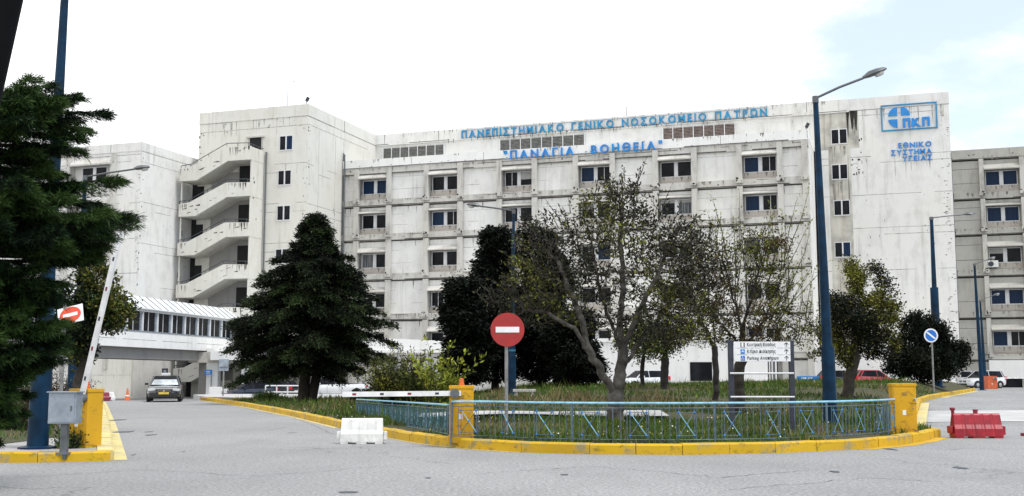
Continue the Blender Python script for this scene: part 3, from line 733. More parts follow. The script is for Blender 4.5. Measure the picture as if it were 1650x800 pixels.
# --- low annex behind the sign
B6 = Block('low_annex', 'low white annex with narrow windows behind the direction sign', 16.5, -9)
au, _ = fhit(1234, 600, -10); 
m = B6.mb(); m.box(6.5, au, -10, -.5, -1, 4.1); m.box(6.4, au+.1, -10.1, -.5, 4.1, 4.4); m.build('wall', 'white_fascia', B6.root)
for px in (1130,):
    u, z = fhit(px, 610, -10); m = B6.mb(); m.box(u-.85, u+.85, -10.05, -9.9, z-.2, z+1.25); m.build('window', 'glass_dark', B6.root)
for w in (-8.2, -6.4, -3.6, -1.2):
    m = B6.mb(); m.box(au-.05, au+.05, w-.35, w+.35, 1.0, 2.7); m.build('window', 'glass_dark', B6.root)
m = B6.mb(); m.tube([(au+.08, -4.9, -1), (au+.08, -4.9, 4.1)], .06, 6); m.build('drainpipe', 'galv_dark', B6.root)
# connecting single-storey passage continuing the annex wall to the right
m = B6.mb(); m.box(au, au+14, 2.0, 6, -1, 3.6); m.build('rear_wall', 'white_fascia', B6.root)

# --- covered footbridge over the road
br = thing('covered_footbridge', 'white covered footbridge with a ribbed roof and a row of windows over the road', 'footbridge', (-26.5, 88, -.45), 0)
BA = Vector((-31.6, 64.0, 0)); BBp = Vector((-24.9, 101.0, 0)); bd = (BBp-BA).normalized(); BLn = (BBp-BA).length
bn = Vector((bd.y, -bd.x, 0))                                            # towards the viewer's right
BM = Matrix(((bd.x, -bn.x, 0, BA.x+26.5), (bd.y, -bn.y, 0, BA.y-88), (0, 0, 1, .45), (0, 0, 0, 1)))   # local: x along, y away, z up
def bpart(name, mats, fn):
    m = MB(); fn(m); m.v = [tuple(BM @ Vector(v)) for v in m.v]; return m.build(name, mats, br)
bpart('parapet_beam', ['white_fascia', 'faint_joint'], lambda m: (m.box(0, BLn, 0, .3, 3.55, 4.72), m.box(0, BLn, 3.4, 3.7, 3.55, 4.72), [m.box(a, a+5, -.004, .02, 4.1, 4.14, 1) for a in range(0, 36, 6)]))
bpart('girder', 'soffit', lambda m: (m.box(0, BLn, .5, .9, 2.7, 3.5), m.box(0, BLn, 2.8, 3.2, 2.7, 3.5), m.box(0, BLn, .32, 3.4, 3.5, 3.7)))
bpart('sill_band', 'galv', lambda m: m.box(0, BLn, -.04, .34, 4.72, 4.8))
bpart('eaves_band', 'white_frame', lambda m: m.box(0, BLn, -.1, .36, 6.25, 6.42))
bpart('window_band', ['white_frame', 'glass_dark', 'galv', 'glass_curtain'], lambda m: [(m.box(k*2.3, k*2.3+.2, -.03, .3, 4.8, 6.25, 0), m.box(k*2.3+.2, k*2.3+2.3, .1, .14, 4.8, 6.25, 3 if k in (12, 14) and False else 1), m.box(k*2.3+1.08, k*2.3+1.13, .06, .12, 4.8, 6.25, 0), m.box(k*2.3+2.05, k*2.3+2.3, .04, .12, 4.8, 6.25, 2)) for k in range(19) if k*2.3+2.3 <= BLn])
def roofm(m):
    m.prism([(-.3, 6.42), (-.3, 6.5), (1.0, 7.5), (2.7, 7.5), (4.0, 6.5), (4.0, 6.42)], 'x', 0, BLn, 0)
    k = 0
    while k*1.15 < BLn:
        x = k*1.15; m.prism([(-.31, 6.5), (-.31, 6.54), (1.0, 7.54), (1.0, 7.5)], 'x', x, x+.07, 1); k += 1
bpart('ribbed_roof', ['roof_slat', 'galv_dark'], roofm)
p = at(343, 640, 95.5)
m = MB((-26.5, 88, -.45)); m.box(p.x-.48, p.x+.48, p.y-.5, p.y+.5, -1, 3.75); m.build('pier', 'white_fascia', br)
q = at(306, 640, 97.5)
m = MB((-26.5, 88, -.45)); m.box(p.x-2.0, p.x+.9, p.y-.6, p.y+.6, 2.55, 3.45); m.build('pier_head', 'trim', br)
m = MB((-26.5, 88, -.45)); m.box(p.x-1.6, p.x-.95, p.y+1.2, p.y+1.9, -1, 3.4); m.build('rear_pier', 'soffit', br)
# --- entrance canopy
cn = thing('entrance_canopy', 'flat white entrance canopy on square columns behind the big cedar', 'canopy', (-16, 96, -.3), 0)
cp0 = at(354, 575, 97); cp1 = at(545, 560, 93); cp2 = at(718, 552, 92)
m = MB((-16, 96, -.3)); m.box(cp0.x, cp1.x, 94, 99, 2.75, 3.5); m.build('low_roof', 'white_fascia', cn)
m = MB((-16, 96, -.3)); 
m.prism([(cp1.x, 3.45), (cp2.x, 3.55), (cp2.x, 4.25), (cp1.x, 4.65)], 'y', 91, 99.5); m.box(cp1.x-.2, cp2.x+.2, 90.9, 91.3, 3.3, 3.5); m.build('high_roof', ['white_fascia'], cn)
for px, Y in ((537, 92), (640, 92), (705, 92), (395, 95)):
    c = at(px, 620, Y); m = MB((-16, 96, -.3)); m.box(c.x-.28, c.x+.28, Y-.28, Y+.28, -1, 3.4); m.build('column', 'white_fascia', cn)
lw = thing('low_wall', 'low white wall beside the footbridge pier', 'wall', (-23.0, 90, -.5)); a = at(339, 634, 90); b = at(368, 634, 90)
m = MB((-23.0, 90, -.5)); m.bevbox(a.x, b.x, 89.6, 90.2, -.6, .55, .03); m.build('wall', 'white_fascia', lw)
# dark garage recess under the canopy
m = MB((-16, 96, -.3)); m.box(cp0.x+.8, cp1.x, 98.6, 98.9, -.6, 2.75); m.build('recess_wall_or_shade', 'wall_grey', cn)

# ------------------------------------------------------------------ lettering and signs on the building
LATIN = dict(zip('ΑΒΕΗΙΚΜΝΟΡΤΥΖΧ', 'ABEHIKMNOPTYZX'))                  # same shapes, cleaner outlines when emboldened
def glyph(ch, bold=.0, depth=.1):
    ch = LATIN.get(ch, ch)
    cu = bpy.data.curves.new('t', 'FONT'); cu.body = ch; cu.size = 1.0; cu.extrude = depth; cu.offset = bold; cu.resolution_u = 4
    o = bpy.data.objects.new('t', cu); COL.objects.link(o); bpy.context.view_layer.update()
    me = bpy.data.meshes.new_from_object(o.evaluated_get(bpy.context.evaluated_depsgraph_get()))
    bpy.data.objects.remove(o); bpy.data.curves.remove(cu)
    xs = [v.co.x for v in me.vertices]; return me, (min(xs), max(xs)) if xs else (0, 0)
GC = {}
def lay(text, bold, gap, space):
    """list of (char, mesh, x) and total width; letter height about .73"""
    x = 0; out = []
    for ch in text:
        if ch == ' ': x += space; continue
        if (ch, bold) not in GC: GC[(ch, bold)] = glyph(ch, bold)
        me, (a, b) = GC[(ch, bold)]; out.append((ch, me, x-a)); x += b-a+gap
    return out, x-gap
def letters(root, text, p0, ex, ez, length, height, depth, mat, bold=.03, gap=.17, space=.55, name='letter', joined=False):
    """p0 bottom-left in root space, ex/ez unit vectors of the panel"""
    L, W = lay(text, bold, gap, space); sx = length/W; sz = height/.73; ey = ez.cross(ex).normalized()*1.0
    M = Matrix(((ex.x*sx, ez.x*sz, 0, 0), (ex.y*sx, ez.y*sz, 0, 0), (ex.z*sx, ez.z*sz, 0, 0), (0, 0, 0, 1)))
    nrm = ex.cross(ez).normalized()
    vs = []; fs = []
    for ch, me, x in L:
        V = [ex*((v.co.x+x)*sx)+ez*(v.co.y*sz)+nrm*(v.co.z*depth/.1) for v in me.vertices]; F = [tuple(f.vertices) for f in me.polygons]
        if joined:
            n = len(vs); vs += V; fs += [tuple(i+n for i in f) for f in F]
        else:
            m = MB(); m.add(V, F); o = m.build(name, mat, root); o.location = p0
    if joined:
        m = MB(); m.add(vs, fs); o = m.build(name, mat, root); o.location = p0
        return o
EX, EZ = Vector((1, 0, 0)), Vector((0, 0, 1))
def facade_sign(name, label, u, w, z): return thing(name, label, 'sign', fw(u, w, z), -TH)
ua, za = fhit(743.5, 223, 6.9); ub, zb = fhit(1236, 184.5, 6.9)
s1 = facade_sign('roof_lettering', 'long line of blue letters along the roof edge starting ΠΑΝΕΠΙΣΤΗΜΙΑΚΟ', ua, 6.9, za)
letters(s1, 'ΠΑΝΕΠΙΣΤΗΜΙΑΚΟ ΓΕΝΙΚΟ ΝΟΣΟΚΟΜΕΙΟ ΠΑΤΡΩΝ', Vector((0, 0, 0)), EX, EZ, ub-ua, .74, .05, 'sign_cyan', .026, .26, .62)
m = MB(); m.box(0, ub-ua, .09, .13, .02, .07); m.box(0, ub-ua, .09, .13, .8, .85); m.build('fixing_rail', 'galv', s1)
ua, za = fhit(812, 258, -.4); ub, zb = fhit(1067, 238, -.4)
s2 = facade_sign('parapet_lettering', 'shorter line of bright blue quoted letters on the lower parapet', ua, -.4, LV[0]-.02)
letters(s2, '"ΠΑΝΑΓΙΑ   ΒΟΗΘΕΙΑ"', Vector((0, 0, 0)), EX, EZ, ub-ua, .76, .06, 'sign_blue', .024, .27, .42)
m = MB(); m.box(0, ub-ua, .10, .18, .05, .1); m.build('fixing_rail', 'galv', s2)
# framed emblem
ua, za = fhit(1420.5, 212.5, RW-.05); ub, zb = fhit(1511, 205.5, RW-.05); _, zt = fhit(1420.5, 170.5, RW-.05)
s3 = facade_sign('emblem_sign', 'framed blue emblem of a quartered disc with three block letters high on the tower', ua, RW-.05, za)
Wd, Hd = ub-ua, zt-za
m = MB(); t_ = .11
m.box(0, Wd, -.06, .04, 0, t_); m.box(0, Wd, -.06, .04, Hd-t_, Hd); m.box(0, t_, -.06, .04, t_, Hd-t_); m.box(Wd-t_, Wd, -.06, .04, t_, Hd-t_); m.build('frame', 'sign_cyan', s3)
cx, cz, rr_ = Wd*.325, Hd*.50, Hd*.385; g = .16
for a0, name in ((90, 'emblem_quarter'), (0, 'emblem_quarter'), (180, 'emblem_quarter')):
    sx = 1 if a0 == 0 else -1; sz = 1 if a0 in (0, 90) else -1
    poly = [(cx+sx*g, cz+sz*g)]+[(cx+sx*g+sx*(rr_-g)*math.cos(R(90*k/8)), cz+sz*g+sz*(rr_-g)*math.sin(R(90*k/8))) for k in range(9)]
    m = MB(); m.prism(poly, 'y', -.07, .03); m.build(name, 'sign_blue', s3)
letters(s3, 'ΠΚΠ', Vector((Wd*.385, -.05, Hd*.13)), EX, EZ, Wd*.48, Hd*.29, .04, 'sign_blue', .07, .12, .4)
for i, (txt, x0, x1, yb0, yb1) in enumerate((('ΕΘΝΙΚΟ', 1447.5, 1501, 239.0, 224.5+11), ('ΣΥΣΤΗΜΑ', 1436, 1501.5, 251, 247), ('ΥΓΕΙΑΣ', 1454, 1502, 260.5, 257.5))):
    if i == 0:
        ur, zr = fhit(1502, 257.5, RW-.04)
        s4 = facade_sign('wall_lettering', 'three right-aligned lines of small blue letters below the framed emblem', ur-2, RW-.04, zr)
    a, z1 = fhit(x0, yb0, RW-.04); b, _ = fhit(x1, yb1, RW-.04)
    letters(s4, txt, Vector((a-ur+2, 0, z1-zr)), EX, EZ, b-a, .47, .05, 'sign_blue', .022, .17, .4)
for p_ in PROTOS: kill(p_)
# ------------------------------------------------------------------ rooftop odds and ends
def rod_thing(name, label, cat, p, h, r, mat, flag=False):
    t = thing(name, label, cat, p); m = MB(); m.tube([(0, 0, -.1), (0, 0, h)], [r, r*.6], 6); m.build('mast', mat, t)
    if flag:
        m = MB(); m.tube([(0, 0, h-.12), (.62, 0, h-.05)], .02, 5); m.lathe([(.0, -.05), (.07, -.04), (.09, .04), (0, .06)], 8, 0, Matrix.Translation((.6, 0, h-.05))); m.build('wind_vane', 'galv', t)
    return t
u, z = fhit(463, 174, -4); rod_thing('mast', 'thin white rooftop mast with a small vane on the stair tower', 'mast', fw(u, -4, ROOF), 3.3, .055, 'galv', True)
u, z = fhit(1010, 186, 8); rod_thing('mast', 'short dark rooftop rod behind the middle of the long lettering', 'mast', fw(u, 8, ROOF-.2), 1.35, .06, 'rail_dark')
u, z = fhit(743, 208, 8); rod_thing('mast', 'thin rooftop rod rising at the first letter of the long lettering', 'mast', fw(u, 8, ROOF-.2), 1.1, .035, 'galv')
for (px, py, w, zt), lab in (((493.5, 170, TW+.25, ROOF), 'small dark floodlight on the corner of the stair tower roof'), ((1299, 210, .2, PAR), 'small dark floodlight on the right corner of the ward block parapet')):
    u, z = fhit(px, py, w); t = thing('floodlight', lab, 'floodlight', fw(u, w, zt), -TH, 'roof corner floodlights')
    m = MB(); m.tube([(0, 0, -.02), (0, 0, .35)], .04, 6); m.build('stalk', 'rail_dark', t)
    m = MB(); m.bevbox(-.12, .14, -.1, .12, -.12, .32, .03, 0, Matrix.Translation((.05, 0, .42)) @ Matrix.Rotation(R(28), 4, 'Y')); m.build('lamp_housing', 'post_dark', t)
def aircon(px, py, w, lab):
    u, z = fhit(px, py, w); t = thing('air_conditioner', lab, 'air conditioner', fw(u, w, z), -TH, 'outdoor air conditioner units')
    m = MB(); m.bevbox(-.48, .48, -.34, 0, -.31, .31, .03); m.build('casing', 'white_plastic', t)
    m = MB(); m.lathe([(.24, 0), (.24, .02), (.1, .03)], 20, 0, Matrix.Translation((-.14, -.34, 0)) @ Matrix.Rotation(R(90), 4, 'X')); m.build('fan_grille', 'post_dark', t)
    for x in (-.35, .35):
        m = MB(); m.box(x-.03, x+.03, -.34, .3, -.37, -.31); m.build('bracket', 'galv_dark', t)
aircon(185, 293, LW-.02, 'white air conditioner under the corner window of the left wing')
aircon(1599, 426, GW-.02, 'white air conditioner under a window of the grey right wing')

# ------------------------------------------------------------------ street lamps
def lamp(label, px, Y, z0, H, armdir, armlen, rise, r0=.15, r1=.06, wide=None, lean=(0, 0), head=.55, pale=0.0, X=None):
    x = X if X is not None else at(px, 600, Y).x
    t = thing('street_lamp', label, 'street lamp', (x, Y, z0), 0, 'blue street lamps')
    lx, ly = lean
    m = MB(); k = 9; pts = [(lx*i/k, ly*i/k, -.3+(H+.3)*i/k) for i in range(k+1)]
    rad = [r0+(r1-r0)*min(1, i/k*1.05) for i in range(k+1)]
    m.tube(pts, rad, 12, 0)
    if wide: m.tube([(0, 0, -.3), (lx*.18, 0, wide)], [r0*1.13, r0*1.07], 12, 0)
    m.lathe([(r0*2.0, -.02), (r0*2.0, .03), (r0*1.3, .05)], 12, 0); 
    if pale:
        for q in (pale, pale*.7): m.tube([(lx*q/H, ly*q/H, q), (lx*(q+.05)/H, ly*q/H, q+.08)], [r0*.95]*2, 12, 1)
    m.build('pole', ['pole_blue', 'pole_pale'], t, smooth=True)
    d = Vector((math.cos(armdir), math.sin(armdir), 0)); top = Vector((lx, ly, H-.05)); end = top+d*armlen+Vector((0, 0, rise))
    m = MB(); m.tube([top-Vector((0, 0, .12)), top+Vector((0, 0, .05))], r1*1.25, 10); m.tube([top, top+d*armlen*.5+Vector((0, 0, rise*.55)), end], .032, 8); m.build('arm', 'lamp_grey', t, smooth=True)
    # flattened cobra head
    ad = (end-top).normalized(); sd = d.cross(Vector((0, 0, 1))); upv = sd.cross(ad)
    M = Matrix(((ad.x, sd.x, upv.x, end.x), (ad.y, sd.y, upv.y, end.y), (ad.z, sd.z, upv.z, end.z), (0, 0, 0, 1)))
    m = MB(); st = [(0, .05, .05, 0), (.1, .08, .07, .0), (.28, .14, .11, -.0), (.6, .15, .11, -.01), (.9, .11, .07, -.01), (1.0, .05, .03, -.01)]
    vs = []; n = 10
    for a, hw, hh, dz in st: vs += [M @ Vector((a*head, hw*math.cos(2*math.pi*j/n), dz+hh*math.sin(2*math.pi*j/n)*(1 if math.sin(2*math.pi*j/n) > 0 else .45))) for j in range(n)]
    m.add(vs, [(i*n+j, i*n+(j+1) % n, (i+1)*n+(j+1) % n, (i+1)*n+j) for i in range(5) for j in range(n)]+[tuple(range(n))[::-1], tuple(5*n+j for j in range(n))])
    h = m.build('lamp_head', 'lamp_grey', t, smooth=True)
    m = MB(); m.lathe([(.02, -.12), (.08, -.11), (.11, -.04), (.11, -.02)], 12, 0, M @ Matrix.Translation((.66*head, 0, 0)) @ Matrix.Diagonal((1.3, .9, 1, 1))); m.build('lens', 'lamp_lens', h, smooth=True)
    return t
lamp('tall tapered blue lamp pole in the left foreground running up out of the picture', 66, 19.0, .14, 9.4, R(175), 1.4, .4, .155, .055, wide=2.0, lean=(.12, 0), pale=3.2)
lamp('blue street lamp half hidden behind the left trees, its arm reaching over the road', 121, 39, .12, 8.3, R(8), 1.65, .32, .14, .06, lean=(.05, 0))
lamp('blue street lamp behind the no entry disc with its arm pointing left', 824.5, 44, lz(0, 44), 7.95-lz(0, 44), R(172), 1.35, .22, .15, .055, wide=1.5, lean=(.08, 0), pale=2.4)
lamp('tall blue street lamp in front of the emblem tower, its arm rising to the right', 1336.5, 27.5, lz(7.8, 27.5), 8.35-lz(7.8, 27.5), R(-4), 1.2, .50, .15, .065, wide=1.9, lean=(-.13, 0), head=.62)
lamp('blue street lamp rising behind the round blue sign, arm to the right', 1511, 61, .8, 9.3, R(0), 1.75, .18, .2, .09, wide=5.4, head=.7, lean=(.02, 0))
lamp('blue street lamp beside the parked white estate car, taller of its pair', 1577, 80, .4, 9.05, R(3), 1.0, .34, .16, .08, lean=(-.12, 0), head=.6, X=33.4)
lamp('shorter blue street lamp just right of its twin against the grey wing', 1582, 92, .4, 7.25, R(3), 1.15, .42, .16, .07, lean=(-.1, 0), head=.55, X=38.7)
t = thing('steel_post', 'plain blue steel post among the leaves beside the left street lamp', 'post', (at(116, 600, 36).x, 36, .12)); m = MB(); m.tube([(0, 0, -.2), (0, 0, 2.7)], .13, 12); m.lathe([(.22, 0), (.22, .03), (.14, .05)], 12); m.build('shaft', 'pole_blue', t, smooth=True)
m = MB(); m.lathe([(.13, 2.7), (.13, 2.74), (.03, 2.78)], 12); m.build('cap', 'rail_dark', t)
# dark leaning pole very near at the left
a = at(-3, 60, 4.0); b = at(-64, 330, 4.0); d = (a-b).normalized()
base = b-d*(b.z/d.z); t = thing('leaning_pole', 'near black leaning pole cutting the top left corner', 'pole', base)
m = MB(); m.tube([-d*.2, d*2.2, d*4.6], [.062, .058, .05], 14); m.build('shaft', 'fence_pole_dark', t, smooth=True)
m = MB(); m.lathe([(.13, -.02), (.13, .03), (.075, .06)], 14); m.build('foot_plate', 'fence_pole_dark', t)

# ------------------------------------------------------------------ barrier gates
def barrier(label, p, rz, wide=.40, deep=.34, H=.95, boom=None, beacon=True, mat='box_yellow', group='yellow barrier gates'):
    t = thing('barrier_gate', label, 'barrier gate', p, rz, group)
    m = MB(); m.bevbox(-wide/2, wide/2, -deep/2, deep/2, 0, H, .018); m.box(-wide/2-.02, wide/2+.02, -deep/2-.02, deep/2+.02, -.1, .035); m.build('cabinet', mat, t)
    m = MB(); m.bevbox(-wide/2-.012, wide/2+.012, -deep/2-.012, deep/2+.012, H-.05, H+.012, .012); m.build('lid', mat, t)
    m = MB(); m.bevbox(-wide/2+.03, wide/2-.03, -deep/2-.008, -deep/2+.01, .06, H-.1, .004); d = m.build('door', mat, t)
    m = MB()
    for k in range(3): m.box(-.055, .055, -deep/2-.012, -deep/2, H*.76+k*.025, H*.76+k*.025+.009)
    m.build('vent', 'rail_dark', d)
    m = MB(); m.lathe([(.014, 0), (.014, .012)], 10, 0, Matrix.Translation((wide/2-.07, -deep/2-.008, H*.5)) @ Matrix.Rotation(R(90), 4, 'X')); m.build('lock', 'galv', d)
    m = MB(); m.box(-.05, .02, -deep/2-.011, -deep/2, H*.36, H*.46); m.build('notice', 'sign_white', d)
    if beacon:
        m = MB(); m.lathe([(.055, H+.01), (.055, H+.04), (.045, H+.045), (.04, H+.13), (.02, H+.15)], 14); m.build('beacon', 'orange', t, smooth=True)
    if boom:
        L, ang, side, back = boom            # ang from horizontal, side +-1 in local x
        piv = Vector((side*wide*.28, -deep/2-.05 if back >= 0 else deep/2+.05, H*.86))
        dr = Vector((side*math.cos(ang), math.sin(back)*.0, math.sin(ang))); up = Vector((-side*math.sin(ang), 0, math.cos(ang)))
        m = MB(); m.lathe([(.09, -.05), (.09, .06)], 14, 0, Matrix.Translation(piv) @ Matrix.Rotation(R(90), 4, 'X')); m.build('pivot', 'galv_dark', t)
        e = piv+dr*L; m = MB(); m.beam(piv-dr*.12, e, .045, .095, 0, up=Vector((0, 1, 0)) if False else up)
        k = .45
        bo = m.build('boom', 'white_paint', t)
        m = MB(); i = 0; q = .3
        while q < L-.1:
            c = piv+dr*q; m.beam(c, c+dr*.07, .05, .04, 0 if i % 2 else 1, up=up); q += .52; i += 1
        m.build('reflector', ['maroon_plastic', 'post_dark'], bo)
    return t
barrier('yellow barrier cabinet on the left pavement with its white boom raised', (at(136, 715, 19.4).x, 19.4, .14), R(-24), .42, .36, .98, (2.9, R(75.6), 1, 1))
barrier('yellow barrier cabinet with orange beacon and lowered boom at the left fence corner', (at(743.5, 703, 21.6).x, 21.6, KH), R(2), .46, .36, .97, (2.12, R(-.5), -1, 1))
barrier('yellow barrier cabinet at the right end of the blue fence, no boom', (at(1456, 690, 23.6).x, 23.6, KH), R(-6), .48, .36, 1.0, None, False)
barrier('small orange barrier cabinet far off before the grey wing with its boom lowered', (at(1597, 630, 88).x, 88, .4), 0, .8, .6, 1.0, (5.5, 0, 1, 1), False, 'orange_box')
# grey steel box on a post
t = thing('post_box', 'galvanised grey box on a short steel post at the left kerb', 'post box', (at(103, 728, 17.9).x, 17.9, .14), R(-4))
m = MB(); m.box(-.055, .055, -.04, .04, -.1, .5); m.box(-.1, .1, -.08, .08, -.02, .012); m.build('post', 'galv_dark', t)
m = MB(); m.bevbox(-.225, .225, -.13, .10, .46, .95, .012); m.build('casing', 'galv', t)
m = MB(); m.bevbox(-.245, .245, -.17, .12, .945, .965, .004); m.build('rain_cover', 'galv', t)
m = MB(); m.bevbox(-.20, .20, -.137, -.125, .485, .925, .004); dd = m.build('door', 'galv', t)
m = MB(); m.box(.14, .16, -.15, -.13, .66, .74); m.build('handle', 'galv_dark', dd)

# ------------------------------------------------------------------ blue fence round the island
FH = .70
def fence_run(name, label, pts, mats, zf, period=.87, endposts=True, H=FH):
    p0 = pts[0]; t = thing(name, label, 'fence', (p0[0], p0[1], zf(*p0)), 0, 'blue railings round the island')
    off = Vector((p0[0], p0[1], zf(*p0)))
    P = [Vector((x, y, 0)) for x, y in pts]; cum = [0]
    for a, b in zip(P[:-1], P[1:]): cum.append(cum[-1]+(b-a).length)
    L = cum[-1]
    def pt(s):
        s = max(0, min(L, s)); i = 0
        while i < len(cum)-2 and s > cum[i+1]: i += 1
        q = P[i].lerp(P[i+1], (s-cum[i])/(cum[i+1]-cum[i])); return Vector((q.x, q.y, zf(q.x, q.y)))-off
    up = Vector((0, 0, 1)); n = max(24, int(L*3)); S = [L*i/n for i in range(n+1)]
    m = MB(); m.tube([pt(s)+up*H for s in S], .021, 8); m.build('top_rail', 'rail_blue', t, smooth=True)
    m = MB(); m.tube([pt(s)+up*(H-.085) for s in S], .009, 6); m.build('middle_rail', 'bar_blue', t)
    m = MB(); m.tube([pt(s)+up*.06 for s in S], .010, 6); m.build('bottom_rail', 'bar_blue', t)
    k = max(1, round(L/period)); pr = L/k
    for i in range(k):
        s0 = i*pr; m = MB()
        for q in (.03, .16, .60, .73, .87): 
            a = pt(s0+q*pr); m.tube([a+up*.06, a+up*(H-(.085 if q not in (.03,) else .0))], .007, 5)
        xa, xb = .22, .56; A, Bq = pt(s0+xa*pr), pt(s0+xb*pr); z0, z1 = .13, H-.16
        for s in (xa, xb): a = pt(s0+s*pr); m.tube([a+up*.06, a+up*(H-.085)], .007, 5)
        for zz in (z0, z1): m.tube([pt(s0+.16*pr)+up*zz, pt(s0+.60*pr)+up*zz], .006, 5)
        m.tube([A+up*z0, Bq+up*z1], .008, 5); m.tube([A+up*z1, Bq+up*z0], .008, 5, 2)
        for c in (A+up*z0, A+up*z1, Bq+up*z0, Bq+up*z1, (A+Bq)/2+up*(z0+z1)/2):
            m.lathe([(.004, -.02), (.017, -.012), (.021, 0), (.017, .012), (.004, .02)], 8, 1, Matrix.Translation(c))
        m.build('lattice_panel', mats, t)
    for i in range(0, k+1, 3):
        a = pt(i*pr); m = MB(); m.tube([a-up*.1, a+up*H], .019, 8); m.build('post', 'bar_blue', t)
    return t
fin = inset(ISL, .42)
nf = len(left)
FR = [(at(727, 700, 21.35).x, 21.35)]+[p for p in fin[2:11] if p[0] > -1.0]+[(at(1478, 690, 23.3).x, 23.3)]
fence_run('blue_fence', 'long blue railing with crossed panels along the yellow kerb in front', FR, ['bar_blue', 'knot_blue', 'rail_blue'], lambda x, y: KH-.02)
FL = [(at(722, 700, 22.0).x, 22.0), (at(660, 690, 26.5).x, 26.5), (at(574, 676, 36).x, 36)]
fence_run('blue_fence', 'blue railing running back from the cabinet with the orange beacon', FL, ['bar_teal', 'bar_teal', 'rail_blue'], lambda x, y: KH-.02-.012*(y-22), period=.80, H=.62)

# ------------------------------------------------------------------ road signs
def disc(m, r, y0, y1, mi, cx=0, cz=0, n=40):
    m.prism([(cx+r*math.cos(2*math.pi*k/n), cz+r*math.sin(2*math.pi*k/n)) for k in range(n)], 'y', y0, y1, mi)
def post(t, h, r=.03, mat='grey_post', dx=0):
    m = MB(); m.tube([(dx, 0, -.25), (dx, 0, h)], r, 10); return m.build('post', mat, t, smooth=True)
x = at(816, 690, 21.9).x
t = thing('no_entry_sign', 'red no entry disc with a white bar on a grey post behind the fence', 'road sign', (x, 21.9, KH)); zc = 2.06
post(t, zc+.2, .034)
m = MB(); disc(m, .33, -.055, -.04, 0, .02, zc); m.build('disc', 'sign_red', t)
m = MB(); m.box(-.21, .25, -.059, -.054, zc-.055, zc+.055); m.build('white_bar', 'sign_white', t)
m = MB(); m.box(-.28, .3, -.04, -.02, zc-.12, zc-.08); m.box(-.28, .3, -.04, -.02, zc+.08, zc+.12); m.build('bracket', 'galv_dark', t)
x = at(98, 640, 24.5).x
t = thing('no_entry_sign', 'tilted white panel with a red no entry disc under the left conifer', 'road sign', (x, 24.5, .14)); zc = 2.54; post(t, zc+.25, .04)
M = Matrix.Translation((.16, -.07, zc)) @ Matrix.Rotation(R(-14), 4, 'Y') @ Matrix.Rotation(R(-18), 4, 'X')
m = MB(); m.bevbox(-.28, .28, -.012, .012, -.20, .20, .006, 0, M); m.build('panel', 'sign_white', t)
m = MB(); m.prism([(.235*math.cos(2*math.pi*k/36), .185*math.sin(2*math.pi*k/36)) for k in range(36)], 'y', -.018, -.011, 0, M); m.build('disc', 'sign_orange_red', t)
m = MB(); m.prism([(-.16, -.04), (.16, -.04), (.16, .035), (-.16, .035)], 'y', -.022, -.017, 0, M); m.build('white_bar', 'sign_white', t)
Y = 53; x = at(1504.5, 620, Y).x; zg = lz(x, Y)
t = thing('no_parking_sign', 'round blue sign with a slanting bar on a thin post by the right kerb', 'road sign', (x, Y, zg)); zc = at(1502, 541, Y).z-zg; post(t, zc+.2, .04)
m = MB(); disc(m, .33, -.06, -.045, 0, -.05, zc); m.build('rim', 'sign_white', t)
m = MB(); disc(m, .265, -.066, -.058, 0, -.05, zc); m.build('disc', 'sign_round_blue', t)
m = MB(); m.prism([(-.26, .04), (-.2, .1), (.26, -.04), (.2, -.1)], 'y', -.072, -.064, 0, Matrix.Translation((-.05, 0, zc)) @ Matrix.Rotation(R(-22), 4, 'Y').inverted()); m.build('slash', 'sign_white', t)
def panel_sign(name, label, px0, px1, py0, py1, Y, mat, pole=True, zbase=None, txt=None, side=0):
    a = at(px0, py1, Y); b = at(px1, py0, Y); zb = gz((a.x+b.x)/2, Y) if zbase is None else zbase
    t = thing(name, label, 'sign', ((a.x+b.x)/2, Y, zb)); w = (b.x-a.x)/2
    m = MB(); m.bevbox(-w, w, -.06, -.03, a.z-zb, b.z-zb, .01); m.build('panel', mat, t)
    if pole: post(t, b.z-zb, .05, 'grey_post', side)
    return t, w, a.z-zb, b.z-zb
t, w, z0, z1 = panel_sign('sign', 'small blue sign fixed on the white footbridge pier', 330, 342, 596, 604, 94.6, 'sign_blue', True, None, None, .25)
m = MB(); [m.box(-w*.6, w*.5, -.066, -.058, z0+(z1-z0)*q, z0+(z1-z0)*(q+.14)) for q in (.25, .6)]; m.build('lettering', 'sign_white', t)
t, w, z0, z1 = panel_sign('sign', 'grey back of a square road sign on a post at the forecourt', 352.5, 369, 579, 598, 70, 'galv', True, .155)
m = MB(); m.box(-w*.8, w*.8, -.085, -.06, z0+.2, z0+.26); m.build('bracket', 'galv_dark', t)
t, w, z0, z1 = panel_sign('sign', 'dark square notice on the wall under the footbridge behind the taxi', 261, 271, 594, 606, 97, 'post_dark', True)
m = MB(); m.prism([(w*.55*math.cos(2*math.pi*k/20), z0+(z1-z0)*.62+w*.5*math.sin(2*math.pi*k/20)) for k in range(20)], 'y', -.066, -.058); m.build('emblem', 'galv', t)
Y = 62; t, w, z0, z1 = panel_sign('sign', 'long narrow blue sign standing in the grass right of the direction board', 1284, 1319, 606.5, 613, Y, 'sign_blue', False, lz(at(1300, 610, Y).x, Y))
for q in (-.8, .8): post(t, z1, .03, 'grey_post', w*q)
m = MB(); [m.box(w*q, w*(q+.2), -.066, -.058, z0+(z1-z0)*.35, z0+(z1-z0)*.68) for q in (-.6, -.36, -.02, .22)]; m.build('lettering', 'sign_white', t)
